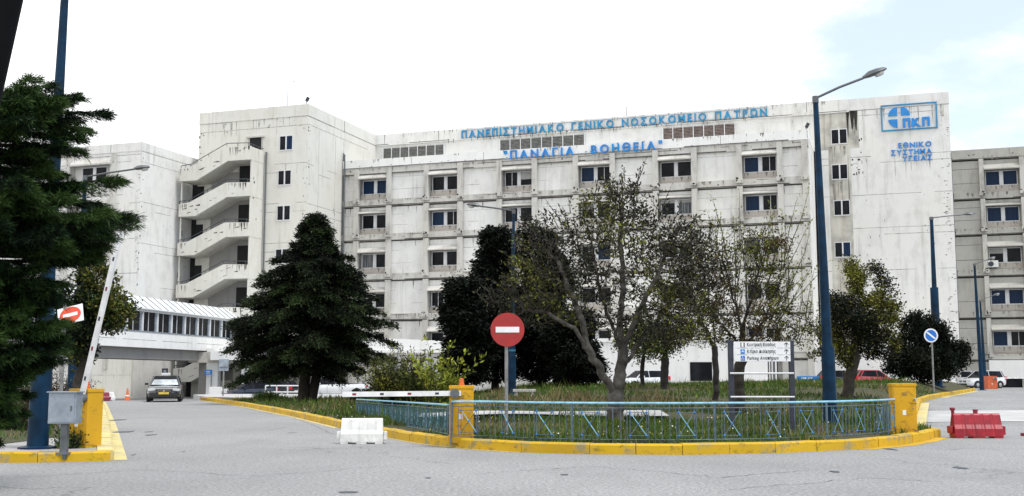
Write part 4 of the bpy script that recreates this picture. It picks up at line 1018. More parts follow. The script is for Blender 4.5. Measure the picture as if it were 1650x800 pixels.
# direction board
Y = 23.8; a = at(1180, 692, Y); b = at(1278, 692, Y); cx = (a.x+b.x)/2; W2 = (b.x-a.x)/2; zg = lz(cx, Y)
t = thing('direction_board', 'white direction board with three lines and up arrows between two dark posts', 'sign', (cx, Y, zg), R(-1))
zt = at(1230, 551, Y).z-zg; zb = at(1230, 583.5, Y).z-zg; z2 = at(1230, 602, Y).z-zg; z3 = at(1230, 640, Y).z-zg
for s in (-1, 1):
    m = MB(); m.bevbox(s*W2-.055, s*W2+.055, -.05, .05, -.2, zt+.03, .01); m.build('post', 'post_dark', t)
for zz in (z2, z3):
    m = MB(); m.tube([(-W2-.03, -.07, zz), (W2+.03, -.07, zz)], .02, 8); m.build('crossbar', 'white_frame', t)
hh = (zt-zb)/3
for i, txt in enumerate(('Κεντρική Είσοδος', 'Κτίριο Διοίκησης', 'Parking Αναπήρων')):
    z1 = zt-i*hh; z0 = z1-hh+.008
    m = MB(); m.bevbox(-W2+.06, W2-.03, -.075, -.045, z0, z1, .004); pn = m.build('panel', 'sign_white', t)
    letters(pn, txt, Vector((-W2+.34, -.077, z0+hh*.28)), EX, EZ, .60 if i < 2 else .66, hh*.50, .003, 'sign_black', .012, .12, .32, 'lettering', True)
    m = MB(); m.bevbox(-W2+.20, -W2+.29, -.079, -.07, z0+.015, z1-.018, .002); ic = m.build('icon', ('sign_black', 'sign_blue', 'sign_round_blue')[i], pn)
    m = MB(); c = -W2+.245; zc = (z0+z1)/2
    if i == 0: m.box(c-.02, c+.02, -.082, -.078, zc-.05, zc+.045); m.box(c-.03, c-.024, -.082, -.078, zc-.05, zc+.05)
    elif i == 1: m.box(c-.03, c+.03, -.082, -.078, zc-.012, zc+.0); m.box(c-.01, c+.01, -.082, -.078, zc, zc+.03)
    else:
        m.tube([(c-.006, -.081, zc+.035), (c-.006, -.081, zc), (c+.018, -.081, zc-.005), (c+.024, -.081, zc-.03)], .006, 5); m.tube([(c-.012+.022*math.cos(k*.6+2), -.081, zc-.018+.022*math.sin(k*.6+2)) for k in range(8)], .004, 5)
    m.build('pictogram', 'sign_white', ic)
    m = MB(); ax = W2-.115; m.box(ax-.006, ax+.006, -.079, -.074, z0+.02, z1-.02); 
    for s in (-1, 1): m.prism([(ax, z1-.014), (ax, z1-.032), (ax+s*.042, z1-.066), (ax+s*.042, z1-.05)], 'y', -.081, -.074)
    m.build('arrow', 'sign_black', pn)

# ------------------------------------------------------------------ plastic road barriers, cone
def water_barrier(name, label, p, rz, L, H, mat, group, caps=False, slope=.10, grooves=4):
    t = thing(name, label, 'road barrier', p, rz, group); D = .36
    # profile front to back, lofted along x with shallow upright grooves and foot notches
    prof = [(-D/2, .0), (-D/2, .17*H/.5), (-D/2+.05, .26*H/.5), (-D/2+slope, H-.03), (-D/2+slope+.03, H), (D/2-slope-.03, H), (D/2-slope, H-.03), (D/2-.05, .26*H/.5), (D/2, .17*H/.5), (D/2, 0)]
    xs = [-L/2]; dep = [0]
    for g in range(grooves):
        c = -L/2+L*(g+1)/(grooves+1)
        for o, d in ((-.04, 0), (-.025, .014), (.025, .014), (.04, 0)): xs.append(c+o); dep.append(d)
    xs.append(L/2); dep.append(0)
    m = MB(); vs = []; n = len(prof)
    for x, d in zip(xs, dep):
        e = 0 if abs(abs(x)-L/2) > 1e-6 else .0
        for y, z in prof:
            f = 1 if (z > .1 and z < H-.02) else 0
            vs.append((x*(1-.05*(z/H)), y-math.copysign(d, y)*f, z+.035))
    k = len(xs)
    m.add(vs, [(i*n+j, i*n+(j+1) % n, (i+1)*n+(j+1) % n, (i+1)*n+j) for i in range(k-1) for j in range(n)]+[tuple(range(n))[::-1], tuple((k-1)*n+j for j in range(n))])
    m.build('body', mat, t, bevel=.008)
    for x0, x1 in ((-L/2, -L/2+.2*L), (-L*.13, L*.13), (L/2-.2*L, L/2)):
        m = MB(); m.bevbox(x0+.01, x1-.01, -D/2+.005, D/2-.005, 0, .045, .006); m.build('foot', mat, t)
    for s, zz in ((-1, .12), (1, .12)):
        m = MB(); m.bevbox(min(s*L/2, s*(L/2+.07)), max(s*L/2, s*(L/2+.07)), -.11, .11, .10 if s < 0 else .07, .26*H/.5, .02); m.build('coupling_lug', mat, t)
    if caps:
        m = MB(); m.lathe([(.05, H+.03), (.05, H+.09), (.06, H+.1), (.06, H+.12)], 12); m.build('filler_cap', 'maroon_plastic', t)
    return t
water_barrier('plastic_barrier', 'white plastic road barrier block on the road before the fence corner', tuple(gnd(583.5, 715, 0)), R(3), .86, .47, 'white_plastic', 'plastic road barriers')
t = water_barrier('plastic_barrier', 'red plastic road barrier block on the right side of the road', (lambda q: (q.x, q.y, gz(q.x, q.y)))(gnd(1573.5, 706, 0)), R(-2), 1.06, .50, 'red_plastic', 'plastic road barriers', True)
m = MB(); m.tube([(-.48, .02, .45), (-.49, .02, .62)], .035, 10); m.lathe([(.055, 0), (.06, .03), (.055, .06)], 12, 0, Matrix.Translation((-.49, .02, .6))); m.build('upright_pin', 'maroon_plastic', t)
t = thing('loose_lug', 'broken dark red plastic stub lying at the right picture edge', 'debris', tuple(gnd(1656, 703, 0)), R(10)); m = MB(); m.bevbox(-.14, .14, -.07, .07, .0, .07, .02); m.build('stub', 'maroon_plastic', t); m = MB(); m.lathe([(.045, .06), (.045, .11), (.03, .12)], 10); m.build('knob', 'maroon_plastic', t)
t = water_barrier('plastic_barrier', 'dark red end of a plastic barrier behind the left yellow cabinet', tuple(gnd(161, 646.5, 0)), R(30), 1.0, .45, 'maroon_plastic', 'plastic road barriers')
water_barrier('plastic_barrier', 'white plastic barrier behind the dark red one on the left', tuple(gnd(171, 646, 0)), R(50), .9, .45, 'white_plastic', 'plastic road barriers')
p = gnd(205, 644, 0); t = thing('traffic_cone', 'orange traffic cone standing by the wall under the footbridge', 'traffic cone', (p.x, p.y, gz(p.x, p.y)))
m = MB(); m.lathe([(.16, .05), (.13, .15), (.035, .72), (.02, .73)], 18); m.build('cone', 'orange', t, smooth=True); m = MB(); m.bevbox(-.21, .21, -.21, .21, 0, .05, .015); m.build('base', 'orange_box', t); m = MB(); m.lathe([(.117, .25), (.08, .42)], 18); m.build('reflective_band', 'sign_white', t)
# stone bench
Y = 41; x = at(845, 632, Y).x; zg = lz(x, Y); t = thing('stone_bench', 'pale stone bench on the grass left of the big bare-branched tree', 'bench', (x, Y, zg)); zb = at(845, 627.5, Y).z-zg
m = MB(); m.bevbox(-.42, .42, -.2, .2, zb-.1, zb, .02); m.build('seat', 'stone', t)
for s in (-.3, .3): m = MB(); m.bevbox(s-.06, s+.06, -.16, .16, -.15, zb-.1, .015); m.build('leg', 'stone', t)

# ------------------------------------------------------------------ cars
def car(label, p, rz, paint, kind='hatch', L=4.2, Wd=1.76, Hc=1.45, cat='car', group='parked cars', taxi=False):
    t = thing('parked_car' if not taxi else 'taxi', label, cat, p, rz, group); h = L/2; w = Wd/2
    # local: front at -y. lower body lofted along y
    est = kind in ('hatch', 'estate'); belt = .88; 
    rear_z = belt if kind == 'sedan' else belt+.05
    st = [(-h, .72, .38, .60), (-h+.08, .84, .24, .68), (-h+.35, .95, .19, .74), (-h+.95, 1.0, .18, .84), (-h+1.25, 1.0, .18, .90), (-.2, 1.0, .18, .92), (h-1.1, 1.0, .18, .94), (h-.45, .98, .19, rear_z+.04), (h-.1, .90, .26, rear_z), (h, .80, .38, rear_z-.16)]
    if kind == 'pickup': st = [(y, a, b, c) for y, a, b, c in st]
    m = MB(); vs = []; 
    for y, k, zl, zt in st:
        ww = w*k; half = [(0, zl), (ww*.80, zl), (ww*.95, zl+.07), (ww, zl+(zt-zl)*.45), (ww*.985, zl+(zt-zl)*.72), (ww*.93, zt-.03), (ww*.80, zt), (0, zt+.025)]
        ring = half+[(-a, b) for a, b in half[-2:0:-1]]
        vs += [(a, y, b) for a, b in ring]
    n = len(ring); k = len(st)
    m.add(vs, [(i*n+j, i*n+(j+1) % n, (i+1)*n+(j+1) % n, (i+1)*n+j) for i in range(k-1) for j in range(n)]+[tuple(range(n))[::-1], tuple((k-1)*n+j for j in range(n))])
    for y in (-h+.82, h-.80):
        for s in (-1, 1):
            m.prism([(y+.36*math.cos(math.pi*q/10), .30+.36*math.sin(math.pi*q/10)) for q in range(11)]+[(y-.36, .17), (y+.36, .17)], 'x', s*(w+.004), s*(w-.25), 1)
    for s in (-1, 1):
        for y in (-.42, .62): m.box(min(s*(w-.01), s*(w+.003)), max(s*(w-.01), s*(w+.003)), y-.006, y+.006, .3, .86, 1)
    body = m.build('body', [paint, 'rubber'], t, smooth=True)
    # cabin: glass block + roof + pillars
    c0 = -h+1.12; c1 = -h+1.85; c2 = {'hatch': h-.55, 'estate': h-.30, 'sedan': h-1.25, 'pickup': -h+2.75}[kind]; c3 = {'hatch': h-.10, 'estate': h-.05, 'sedan': h-.55, 'pickup': -h+2.95}[kind]
    zb, zr = .89, Hc; wb, wt = w*.90, w*.70
    low = [(-wb*.92, c0), (wb*.92, c0), (wb, c0+.5), (wb, c3-.25), (wb*.9, c3), (-wb*.9, c3), (-wb, c3-.25), (-wb, c0+.5)]
    top = [(-wt*.93, c1), (wt*.93, c1), (wt, c1+.3), (wt, c2-.2), (wt*.93, c2), (-wt*.93, c2), (-wt, c2-.2), (-wt, c1+.3)]
    m = MB(); m.add([(x, y, zb) for x, y in low]+[(x, y, zr-.05) for x, y in top], [(i, (i+1) % 8, 8+(i+1) % 8, 8+i) for i in range(8)]+[tuple(range(8, 16))]); m.build('windows', 'glass_car', t)
    m = MB(); d = .012; m.add([(-wb*.86, c0+.03-d, zb+.03), (wb*.86, c0+.03-d, zb+.03), (wt*.86, c1-.02-d, zr-.08), (-wt*.86, c1-.02-d, zr-.08)], [(0, 1, 2, 3)]); m.build('windscreen', 'glass_windscreen' if taxi else 'glass_car', t)
    m = MB(); top2 = [(x*.9, c1+.1+(y-c1)*.93) for x, y in top]
    m.add([(x, y, zr-.055) for x, y in top]+[(x*1.01, y, zr-.02) for x, y in top]+[(x, y, zr+.012) for x, y in top2], [(8*r+i, 8*r+(i+1) % 8, 8*r+8+(i+1) % 8, 8*r+8+i) for r in (0, 1) for i in range(8)]+[tuple(range(16, 24))]); 
    for i, r_ in ((0, .04), (1, .04), (3, .05), (4, .05), (5, .05), (6, .05)):
        m.beam((low[i][0]*1.0, low[i][1], zb-.02), (top[i][0]*1.0, top[i][1], zr-.04), r_*1.6, r_*1.2, 0)
    for s in (-1, 1): m.beam((s*wb*1.0, .15, zb-.02), (s*wt*1.0, .15, zr-.04), .03, .09, 0)
    m.build('roof', paint, t, smooth=True)
    if kind == 'pickup':
        m = MB(); m.box(-w*.86, w*.86, c3+.1, h-.12, .80, .97); m.build('load_bed', 'rubber', t)
    for s in (-1, 1):
        m = MB(); x0, x1 = sorted((s*w*.50, s*w*.90)); m.bevbox(x0, x1, -h+.02, -h+.24, .58, .72, .03, 0, Matrix.Translation((0, 0, 0))); m.build('headlight', 'lens_clear', t)
        m = MB(); x0, x1 = sorted((s*w*.66, s*w*.95)); m.bevbox(x0, x1, h-.16, h+.0, .72, 1.0 if est else .86, .02); m.build('tail_light', 'lens_red', t)
        m = MB(); x0, x1 = sorted((s*(w-.02), s*(w+.17))); m.bevbox(x0, x1, c0+.35, c0+.5, .90, 1.03, .03); m.build('wing_mirror', paint, t)
    m = MB(); m.bevbox(-w*.44, w*.44, -h-.02, -h+.1, .50, .68, .02); g = m.build('grille', 'rubber', t)
    m = MB(); [m.box(-w*.40, w*.40, -h-.028, -h-.015, .54+.05*q, .552+.05*q) for q in range(3)]; m.lathe([(.055, 0), (.055, .015)], 16, 0, Matrix.Translation((0, -h-.022, .595)) @ Matrix.Rotation(R(90), 4, 'X')); m.build('grille_bars', 'chrome', g)
    m = MB(); m.bevbox(-w*.55, w*.55, -h-.01, -h+.12, .27, .42, .02); m.build('bumper_intake', 'rubber', t)
    for y, nm in ((-h-.03, 'front'), (h+.0, 'rear')):
        m = MB(); m.box(-.26, .26, y, y+.02, .42 if nm == 'front' else .55, .53 if nm == 'front' else .66); m.build('number_plate', 'plate_yellow' if taxi else 'plate_white', t)
    for y in (-h+.82, h-.80):
        for s in (-1, 1):
            M = Matrix.Translation((s*(w-.10), y, .315)) @ Matrix.Rotation(R(90), 4, 'Y')
            m = MB(); m.lathe([(.20, -.1), (.29, -.1), (.315, -.07), (.315, .07), (.29, .1), (.20, .1)], 24, 0, M); wh = m.build('wheel', 'rubber', t, smooth=True)
            m = MB(); m.lathe([(.05, -.112), (.19, -.10), (.2, -.08), (.2, .08), (.19, .10), (.05, .112)], 16, 0, M); m.build('rim', 'alu', wh)
    if taxi:
        m = MB(); m.bevbox(-.24, .24, c1+.35, c1+.52, zr+.01, zr+.14, .03); m.build('roof_light', 'taxi_lamp', t)
        m = MB(); m.prism([(-w*.75, -h+1.0), (w*.75, -h+1.0), (w*.62, -h+.42), (-w*.62, -h+.42)], 'z', .87, .875) if False else None
        m = MB(); m.box(-w*.5, w*.5, -h-.035, -h-.02, .685, .70); m.build('chrome_strip', 'chrome', t)
    return t
def gcar(px, Y, *a, z=None, **k): pass
x = at(259, 640, 61.5).x
car('dark taxi with a white roof light driving out from under the footbridge', (x, 62.3, 0), math.atan2(x, -62.3)*-1*0+R(15), 'paint_taxi', 'sedan', 4.6, 1.80, 1.42, 'taxi', None, True)
x = at(402, 630, 85).x; car('dark navy hatchback parked at the forecourt left of the cedar trunk', (x, 85, -.45), R(-68), 'paint_navy', 'hatch', 4.0, 1.7, 1.45)
x = at(443, 630, 93).x; car('black car parked behind the navy hatchback', (x, 93, -.4), R(-110), 'paint_black', 'hatch', 4.0)
x = at(537, 628, 82).x; car('white pickup parked behind the cedar trunk', (x, 82, -.1), R(-82), 'paint_white', 'pickup', 5.0, 1.8, 1.6)
x = at(1034, 615, 84).x; car('white hatchback with red tail lights behind the central tree', (x, 84, .4), R(-62), 'paint_white', 'hatch', 4.1)
x = at(1409, 612, 92).x; car('red car parked beyond the grass right of the leaning tree', (x, 92, .45), R(100), 'paint_red', 'hatch', 4.0)
x = at(1358, 612, 93).x; car('dark car parked beyond the grass left of the leaning tree', (x, 93.5, .42), R(95), 'paint_black', 'hatch', 4.0)
x = at(1578, 620, 96).x; car('white estate car parked by the pair of blue lamps at the right', (x, 95.5, .38), R(-70), 'paint_white', 'estate', 4.0, 1.7, 1.5)
x = at(1545, 620, 97).x; car('silver car half hidden by the dark bush at the right', (x, 98, .4), R(-95), 'paint_silver', 'hatch', 4.0)
x = at(630, 628, 84).x; car('white car mostly hidden behind the yellow-green shrub', (x, 84, -.05), R(-90), 'paint_white', 'hatch', 4.1)

# ------------------------------------------------------------------ railing at the forecourt
t = thing('guard_rail', 'white tubular railing along the forecourt left of the cedar trunk', 'railing', (at(450, 630, 80).x, 80, -.2))
a = at(428, 622, 80)-Vector(t.location); b = at(482, 622, 80)-Vector(t.location)
for dz, nm in ((.0, 'top_rail'), (-.45, 'lower_rail')):
    m = MB(); m.tube([a+Vector((0, 0, dz)), Vector((b.x, b.y, a.z+dz))], .05, 8); m.build(nm, 'white_frame', t)
for q in (0, .33, .66, 1.0): c = a.lerp(b, q); m = MB(); m.tube([(c.x, c.y, -.4), (c.x, c.y, a.z)], .05, 8); m.build('post', 'white_frame', t)

# ------------------------------------------------------------------ person behind the left cabinet
def person():
    Y = 40.5; x = at(129.5, 620, Y).x
    t = thing('person', 'masked person in a dark top with white sleeves behind the left yellow cabinet', 'person', (x, Y, .0), R(8))
    V = {'pel': (0, 0, .93), 'wai': (0, 0, 1.08), 'che': (0, -.01, 1.30), 'nek': (0, 0, 1.44), 'ne2': (0, -.01, 1.50), 'hea': (0, -.02, 1.58), 'crn': (0, -.01, 1.66)}
    for s, q in ((-1, 'l'), (1, 'r')):
        V.update({'sh'+q: (s*.18, 0, 1.38), 'el'+q: (s*.25, .02, 1.11), 'wr'+q: (s*.24, -.12, .90), 'ha'+q: (s*.235, -.16, .83), 'hi'+q: (s*.09, 0, .88), 'kn'+q: (s*.10, -.02, .49), 'an'+q: (s*.10, .02, .08), 'to'+q: (s*.11, -.15, .03)})
    E = [('pel', 'wai'), ('wai', 'che'), ('che', 'nek'), ('nek', 'ne2'), ('ne2', 'hea'), ('hea', 'crn')]
    for q in 'lr': E += [('che', 'sh'+q), ('sh'+q, 'el'+q), ('el'+q, 'wr'+q), ('wr'+q, 'ha'+q), ('pel', 'hi'+q), ('hi'+q, 'kn'+q), ('kn'+q, 'an'+q), ('an'+q, 'to'+q)]
    rad = {'pel': .145, 'wai': .13, 'che': .15, 'nek': .065, 'ne2': .055, 'hea': .088, 'crn': .07, 'sh': .072, 'el': .046, 'wr': .032, 'ha': .036, 'hi': .095, 'kn': .062, 'an': .045, 'to': .04}
    keys = list(V); me = bpy.data.meshes.new('body'); me.from_pydata([V[k] for k in keys], [(keys.index(a), keys.index(b)) for a, b in E], [])
    o = bpy.data.objects.new('body', me); COL.objects.link(o)
    sk = o.modifiers.new('skin', 'SKIN'); o.modifiers.new('sub', 'SUBSURF').levels = 2
    for i, k in enumerate(keys):
        r = rad.get(k) or rad[k[:2]]; d = me.skin_vertices[0].data[i]; d.radius = (r, r*(.72 if k in ('pel', 'wai', 'che') else 1)); d.use_root = (k == 'pel')
    bpy.context.view_layer.update()
    m2 = bpy.data.meshes.new_from_object(o.evaluated_get(bpy.context.evaluated_depsgraph_get())); bpy.data.objects.remove(o)
    for n in ('cloth_dark', 'cloth_white', 'jeans', 'skin', 'rubber'): m2.materials.append(MATS[n])
    for f in m2.polygons:
        c = f.center
        f.material_index = 3 if c.z > 1.45 or (abs(c.x) > .2 and c.z < .93 and c.z > .7) else (4 if c.z < .09 else (2 if c.z < .94 and abs(c.x) < .2 else (1 if abs(c.x) > .17 else 0)))
        f.use_smooth = True
    b = bpy.data.objects.new('body', m2); COL.objects.link(b); b.parent = t
    m = MB(); m.lathe([(.03, 1.72), (.075, 1.70), (.10, 1.655), (.103, 1.60), (.098, 1.565)], 14, 0, Matrix.Translation((0, .015, 0))); m.build('hair', 'hair', t, smooth=True)
    m = MB(); m.bevbox(-.062, .062, -.125, -.06, 1.515, 1.575, .02); m.build('face_mask', 'mask_blue', t, smooth=True)
    for s in (-1, 1):
        m = MB(); m.lathe([(.004, -.012), (.011, 0), (.004, .012)], 8, 0, Matrix.Translation((s*.034, -.105, 1.595))); m.build('eye', 'hair', t)
        m = MB()
        for k in range(4): m.tube([(s*.235+(k-1.5)*.017, -.165, .835), (s*.235+(k-1.5)*.019, -.18, .79), (s*.23+(k-1.5)*.017, -.17, .75-.008*(k in (1, 2)))], [.009, .008, .006], 6)
        m.tube([(s*.215, -.16, .86), (s*.195, -.185, .82), (s*.20, -.19, .79)], [.011, .009, .007], 6); m.build('fingers', 'skin', t, smooth=True)
person()
# ------------------------------------------------------------------ vegetation
def leaf_obj(name, C, D, Ln, Wd, mats, mi, parent, droop=0.0, shape=.45):
    """many small diamond leaves: C centres of the base, D directions, Ln lengths, Wd widths (numpy arrays)"""
    n = len(C); D = D/np.maximum(1e-6, np.linalg.norm(D, axis=1))[:, None]
    rnd = rng.normal(size=(n, 3)); S = np.cross(D, rnd); S /= np.maximum(1e-6, np.linalg.norm(S, axis=1))[:, None]
    tip = C+D*Ln[:, None]; mid = C+D*(Ln*shape)[:, None]
    V = np.empty((n, 4, 3)); V[:, 0] = C; V[:, 1] = mid+S*(Wd/2)[:, None]; V[:, 2] = tip; V[:, 3] = mid-S*(Wd/2)[:, None]
    me = bpy.data.meshes.new(name); me.vertices.add(n*4); me.vertices.foreach_set('co', V.reshape(-1).astype('f'))
    me.loops.add(n*4); me.loops.foreach_set('vertex_index', np.arange(n*4, dtype='i'))
    me.polygons.add(n); me.polygons.foreach_set('loop_start', np.arange(0, n*4, 4, dtype='i')); me.polygons.foreach_set('loop_total', np.full(n, 4, 'i'))
    for m in mats: me.materials.append(MATS[m])
    me.polygons.foreach_set('material_index', np.asarray(mi, 'i')); me.update(calc_edges=True)
    o = bpy.data.objects.new(name, me); COL.objects.link(o)
    if parent: o.parent = parent
    return o
def limbs_obj(name, A, Bp, ra, rb, mat, parent, sides=6):
    n = len(A); A = np.asarray(A, float); Bp = np.asarray(Bp, float); ra = np.asarray(ra); rb = np.asarray(rb)
    D = Bp-A; L = np.maximum(1e-6, np.linalg.norm(D, axis=1))[:, None]; D = D/L
    ref = np.where(np.abs(D[:, 2:3]) < .9, np.array([[0, 0, 1.]]), np.array([[1., 0, 0]])); X = np.cross(D, ref); X /= np.linalg.norm(X, axis=1)[:, None]; Yv = np.cross(D, X)
    A = A-D*(ra[:, None]*.35); Bp = Bp+D*(rb[:, None]*.35)
    V = np.empty((n, 2, sides, 3))
    for j in range(sides):
        c, s = math.cos(2*math.pi*j/sides), math.sin(2*math.pi*j/sides); o = X*c+Yv*s
        V[:, 0, j] = A+o*ra[:, None]; V[:, 1, j] = Bp+o*rb[:, None]
    base = np.arange(n)[:, None]*(2*sides); j = np.arange(sides); k = (j+1) % sides
    F = np.stack([base+j, base+k, base+sides+k, base+sides+j], -1).reshape(-1)
    me = bpy.data.meshes.new(name); me.vertices.add(n*2*sides); me.vertices.foreach_set('co', V.reshape(-1).astype('f'))
    m = n*sides; me.loops.add(m*4); me.loops.foreach_set('vertex_index', F.astype('i'))
    me.polygons.add(m); me.polygons.foreach_set('loop_start', np.arange(0, m*4, 4, dtype='i')); me.polygons.foreach_set('loop_total', np.full(m, 4, 'i'))
    me.materials.append(MATS[mat]); me.polygons.foreach_set('use_smooth', np.ones(m, bool)); me.update(calc_edges=True)
    ob = bpy.data.objects.new(name, me); COL.objects.link(ob)
    if parent: ob.parent = parent
    return ob
def colonize(roots, attr, step, di, dk, iters=120, jit=.15, grav=(0, 0, 0)):
    nodes = [np.array(p, float) for p, _ in roots]; par = [q for _, q in roots]
    at_ = np.array(attr); best = np.full(len(at_), 1e9); bi = np.zeros(len(at_), int); seen = 0; alive = np.ones(len(at_), bool)
    for it in range(iters):
        N = np.array(nodes[seen:])
        for i, p in enumerate(N):
            d = np.linalg.norm(at_-p, axis=1); m = d < best; best[m] = d[m]; bi[m] = seen+i
        seen = len(nodes); alive &= best > dk
        act = np.where(alive & (best < di))[0]
        if len(act) == 0: break
        acc = {}
        for a in act:
            v = at_[a]-nodes[bi[a]]; v = v/np.linalg.norm(v); acc[bi[a]] = acc.get(bi[a], 0)+v
        for b, v in acc.items():
            v = v/max(1e-6, np.linalg.norm(v))+rng.normal(size=3)*jit+np.array(grav); v /= np.linalg.norm(v)
            nodes.append(nodes[b]+v*step); par.append(b)
        if len(nodes) > 6000: break
    return np.array(nodes), np.array(par)
def radii(nodes, par, tip=.006, expo=2.3, cap=9):
    n = len(nodes); acc = np.zeros(n); kids = np.zeros(n, int)
    for i in range(n):
        if par[i] >= 0: kids[par[i]] += 1
    for i in range(n-1, -1, -1):
        if kids[i] == 0: acc[i] = tip**expo
        if par[i] >= 0: acc[par[i]] += acc[i]+1e-9
    return np.minimum(cap, acc**(1/expo)), kids
def broadleaf(label, cat, p, stems, env, n_attr, step, mats_leaf, weights, bark, leaf_n, leaf_len, leaf_w, tip=.006, expo=2.25, trunk_r=None, di=1.4, dk=.28, thin=.03, shoots=None, shoot_leaf=3, twig=None, name='broadleaf_tree', cluster=.14, spread=.9, grav=(0, 0, .04), leafgate=None, upbias=.2, clump=1.0):
    """stems: list of polylines from the ground (local coords); env(): random attractor inside the crown"""
    t = thing(name, label, cat, p)
    roots = [(np.array(stems[0][0], float), -1)]
    for st in stems:
        prev = 0
        if st is not stems[0]:
            q = np.array(st[0]); prev = int(np.argmin([np.linalg.norm(r[0]-q) for r in roots]))
        for a, b in zip(st[:-1], st[1:]):
            a = np.array(a, float); b = np.array(b, float); k = max(1, int(np.linalg.norm(b-a)/step))
            for i in range(1, k+1):
                roots.append((a+(b-a)*i/k+rng.normal(size=3)*.018, prev)); prev = len(roots)-1
    attr = [env() for _ in range(n_attr)]
    nodes, par = colonize(roots, attr, step, di, dk, grav=grav)
    r, kids = radii(nodes, par, tip, expo)
    if trunk_r: 
        s = trunk_r/r[0]; r = np.where(r > .03, r*(1+(s-1)*np.clip((r-.03)/max(.01, r[0]-.03), 0, 1)), r)
    e = np.where(par >= 0)[0]; A = nodes[par[e]]; Bp = nodes[e]; rb = r[e]; ra = np.minimum(r[par[e]], rb*1.6+.004)
    root_e = par[e] == 0
    ra = np.where(root_e, np.minimum(r[par[e]]*1.25, rb*1.6+.03), ra)
    big = rb > .045
    limbs_obj('trunk', A[big], Bp[big], ra[big], rb[big], bark, t, 9)
    A2, B2_, ra2, rb2 = [A[~big]], [Bp[~big]], [ra[~big]], [rb[~big]]
    tips = np.where((r < thin) & (np.arange(len(nodes)) >= len(roots)*.3))[0]
    SC, SD = [], []
    if shoots:
        for base, dr, L in shoots(nodes, r, kids):
            q = np.array(base, float); d = np.array(dr, float); d /= np.linalg.norm(d); k = 9; prev = q
            for i in range(k):
                d = d+rng.normal(size=3)*.05+np.array([0, 0, .02]); d /= np.linalg.norm(d); nx = prev+d*L/k
                A2.append(prev[None]); B2_.append(nx[None]); ra2.append(np.array([.011*(1-i/k)+.004])); rb2.append(np.array([.011*(1-(i+1)/k)+.0035]))
                if i > 0: SC.append(nx); SD.append(d)
                prev = nx
    limbs_obj('branches', np.concatenate(A2), np.concatenate(B2_), np.concatenate(ra2), np.concatenate(rb2), twig or bark, t, 5)
    # leaves in small clumps at the thin ends
    if clump < 1: tips = rng.choice(tips, int(len(tips)*clump), replace=False)
    idx = rng.choice(tips, leaf_n); d0 = nodes[idx]-nodes[np.maximum(0, par[idx])]; d0 /= np.maximum(1e-6, np.linalg.norm(d0, axis=1))[:, None]
    if leafgate is not None:
        kp = leafgate(nodes[idx]); idx = idx[kp]; d0 = d0[kp]
    cl = rng.normal(size=(len(nodes), 3))
    C = nodes[idx]+rng.normal(size=(len(idx), 3))*cluster; D = d0*.6+rng.normal(size=(len(idx), 3))*spread+np.array([0, 0, upbias])
    tone = (np.sin(nodes[idx][:, 0]*2.1+nodes[idx][:, 2]*1.7)+rng.normal(size=len(idx))*.7)
    if SC:
        SC = np.repeat(np.array(SC), shoot_leaf, 0); SD = np.repeat(np.array(SD), shoot_leaf, 0); C = np.concatenate([C, SC+rng.normal(size=SC.shape)*.03]); D = np.concatenate([D, SD+rng.normal(size=SD.shape)*.6]); tone = np.concatenate([tone, np.full(len(SC), 9.) if shoot_leaf > 1 else rng.normal(size=len(SC))])
    q = np.cumsum(weights)/np.sum(weights); cut = np.quantile(tone[tone < 8], q[:-1]); mi = np.searchsorted(cut, tone)
    n = len(C); leaf_obj('crown', C, D, rng.uniform(.6, 1.25, n)*leaf_len, rng.uniform(.7, 1.2, n)*leaf_w, mats_leaf, np.minimum(mi, len(mats_leaf)-1), t)
    return t
def ell(c, rad, hollow=.0, flat=None, seedpow=.45):
    def f():
        while True:
            v = rng.normal(size=3); v /= np.linalg.norm(v); s = rng.random()**seedpow
            if s < hollow: continue
            p = np.array(c)+v*s*np.array(rad)
            if flat is None or p[2] > flat: return p
    return f
def multi(*fs):
    w = np.array([f[0] for f in fs], float); w /= w.sum()
    return lambda: fs[rng.choice(len(fs), p=w)][1]()

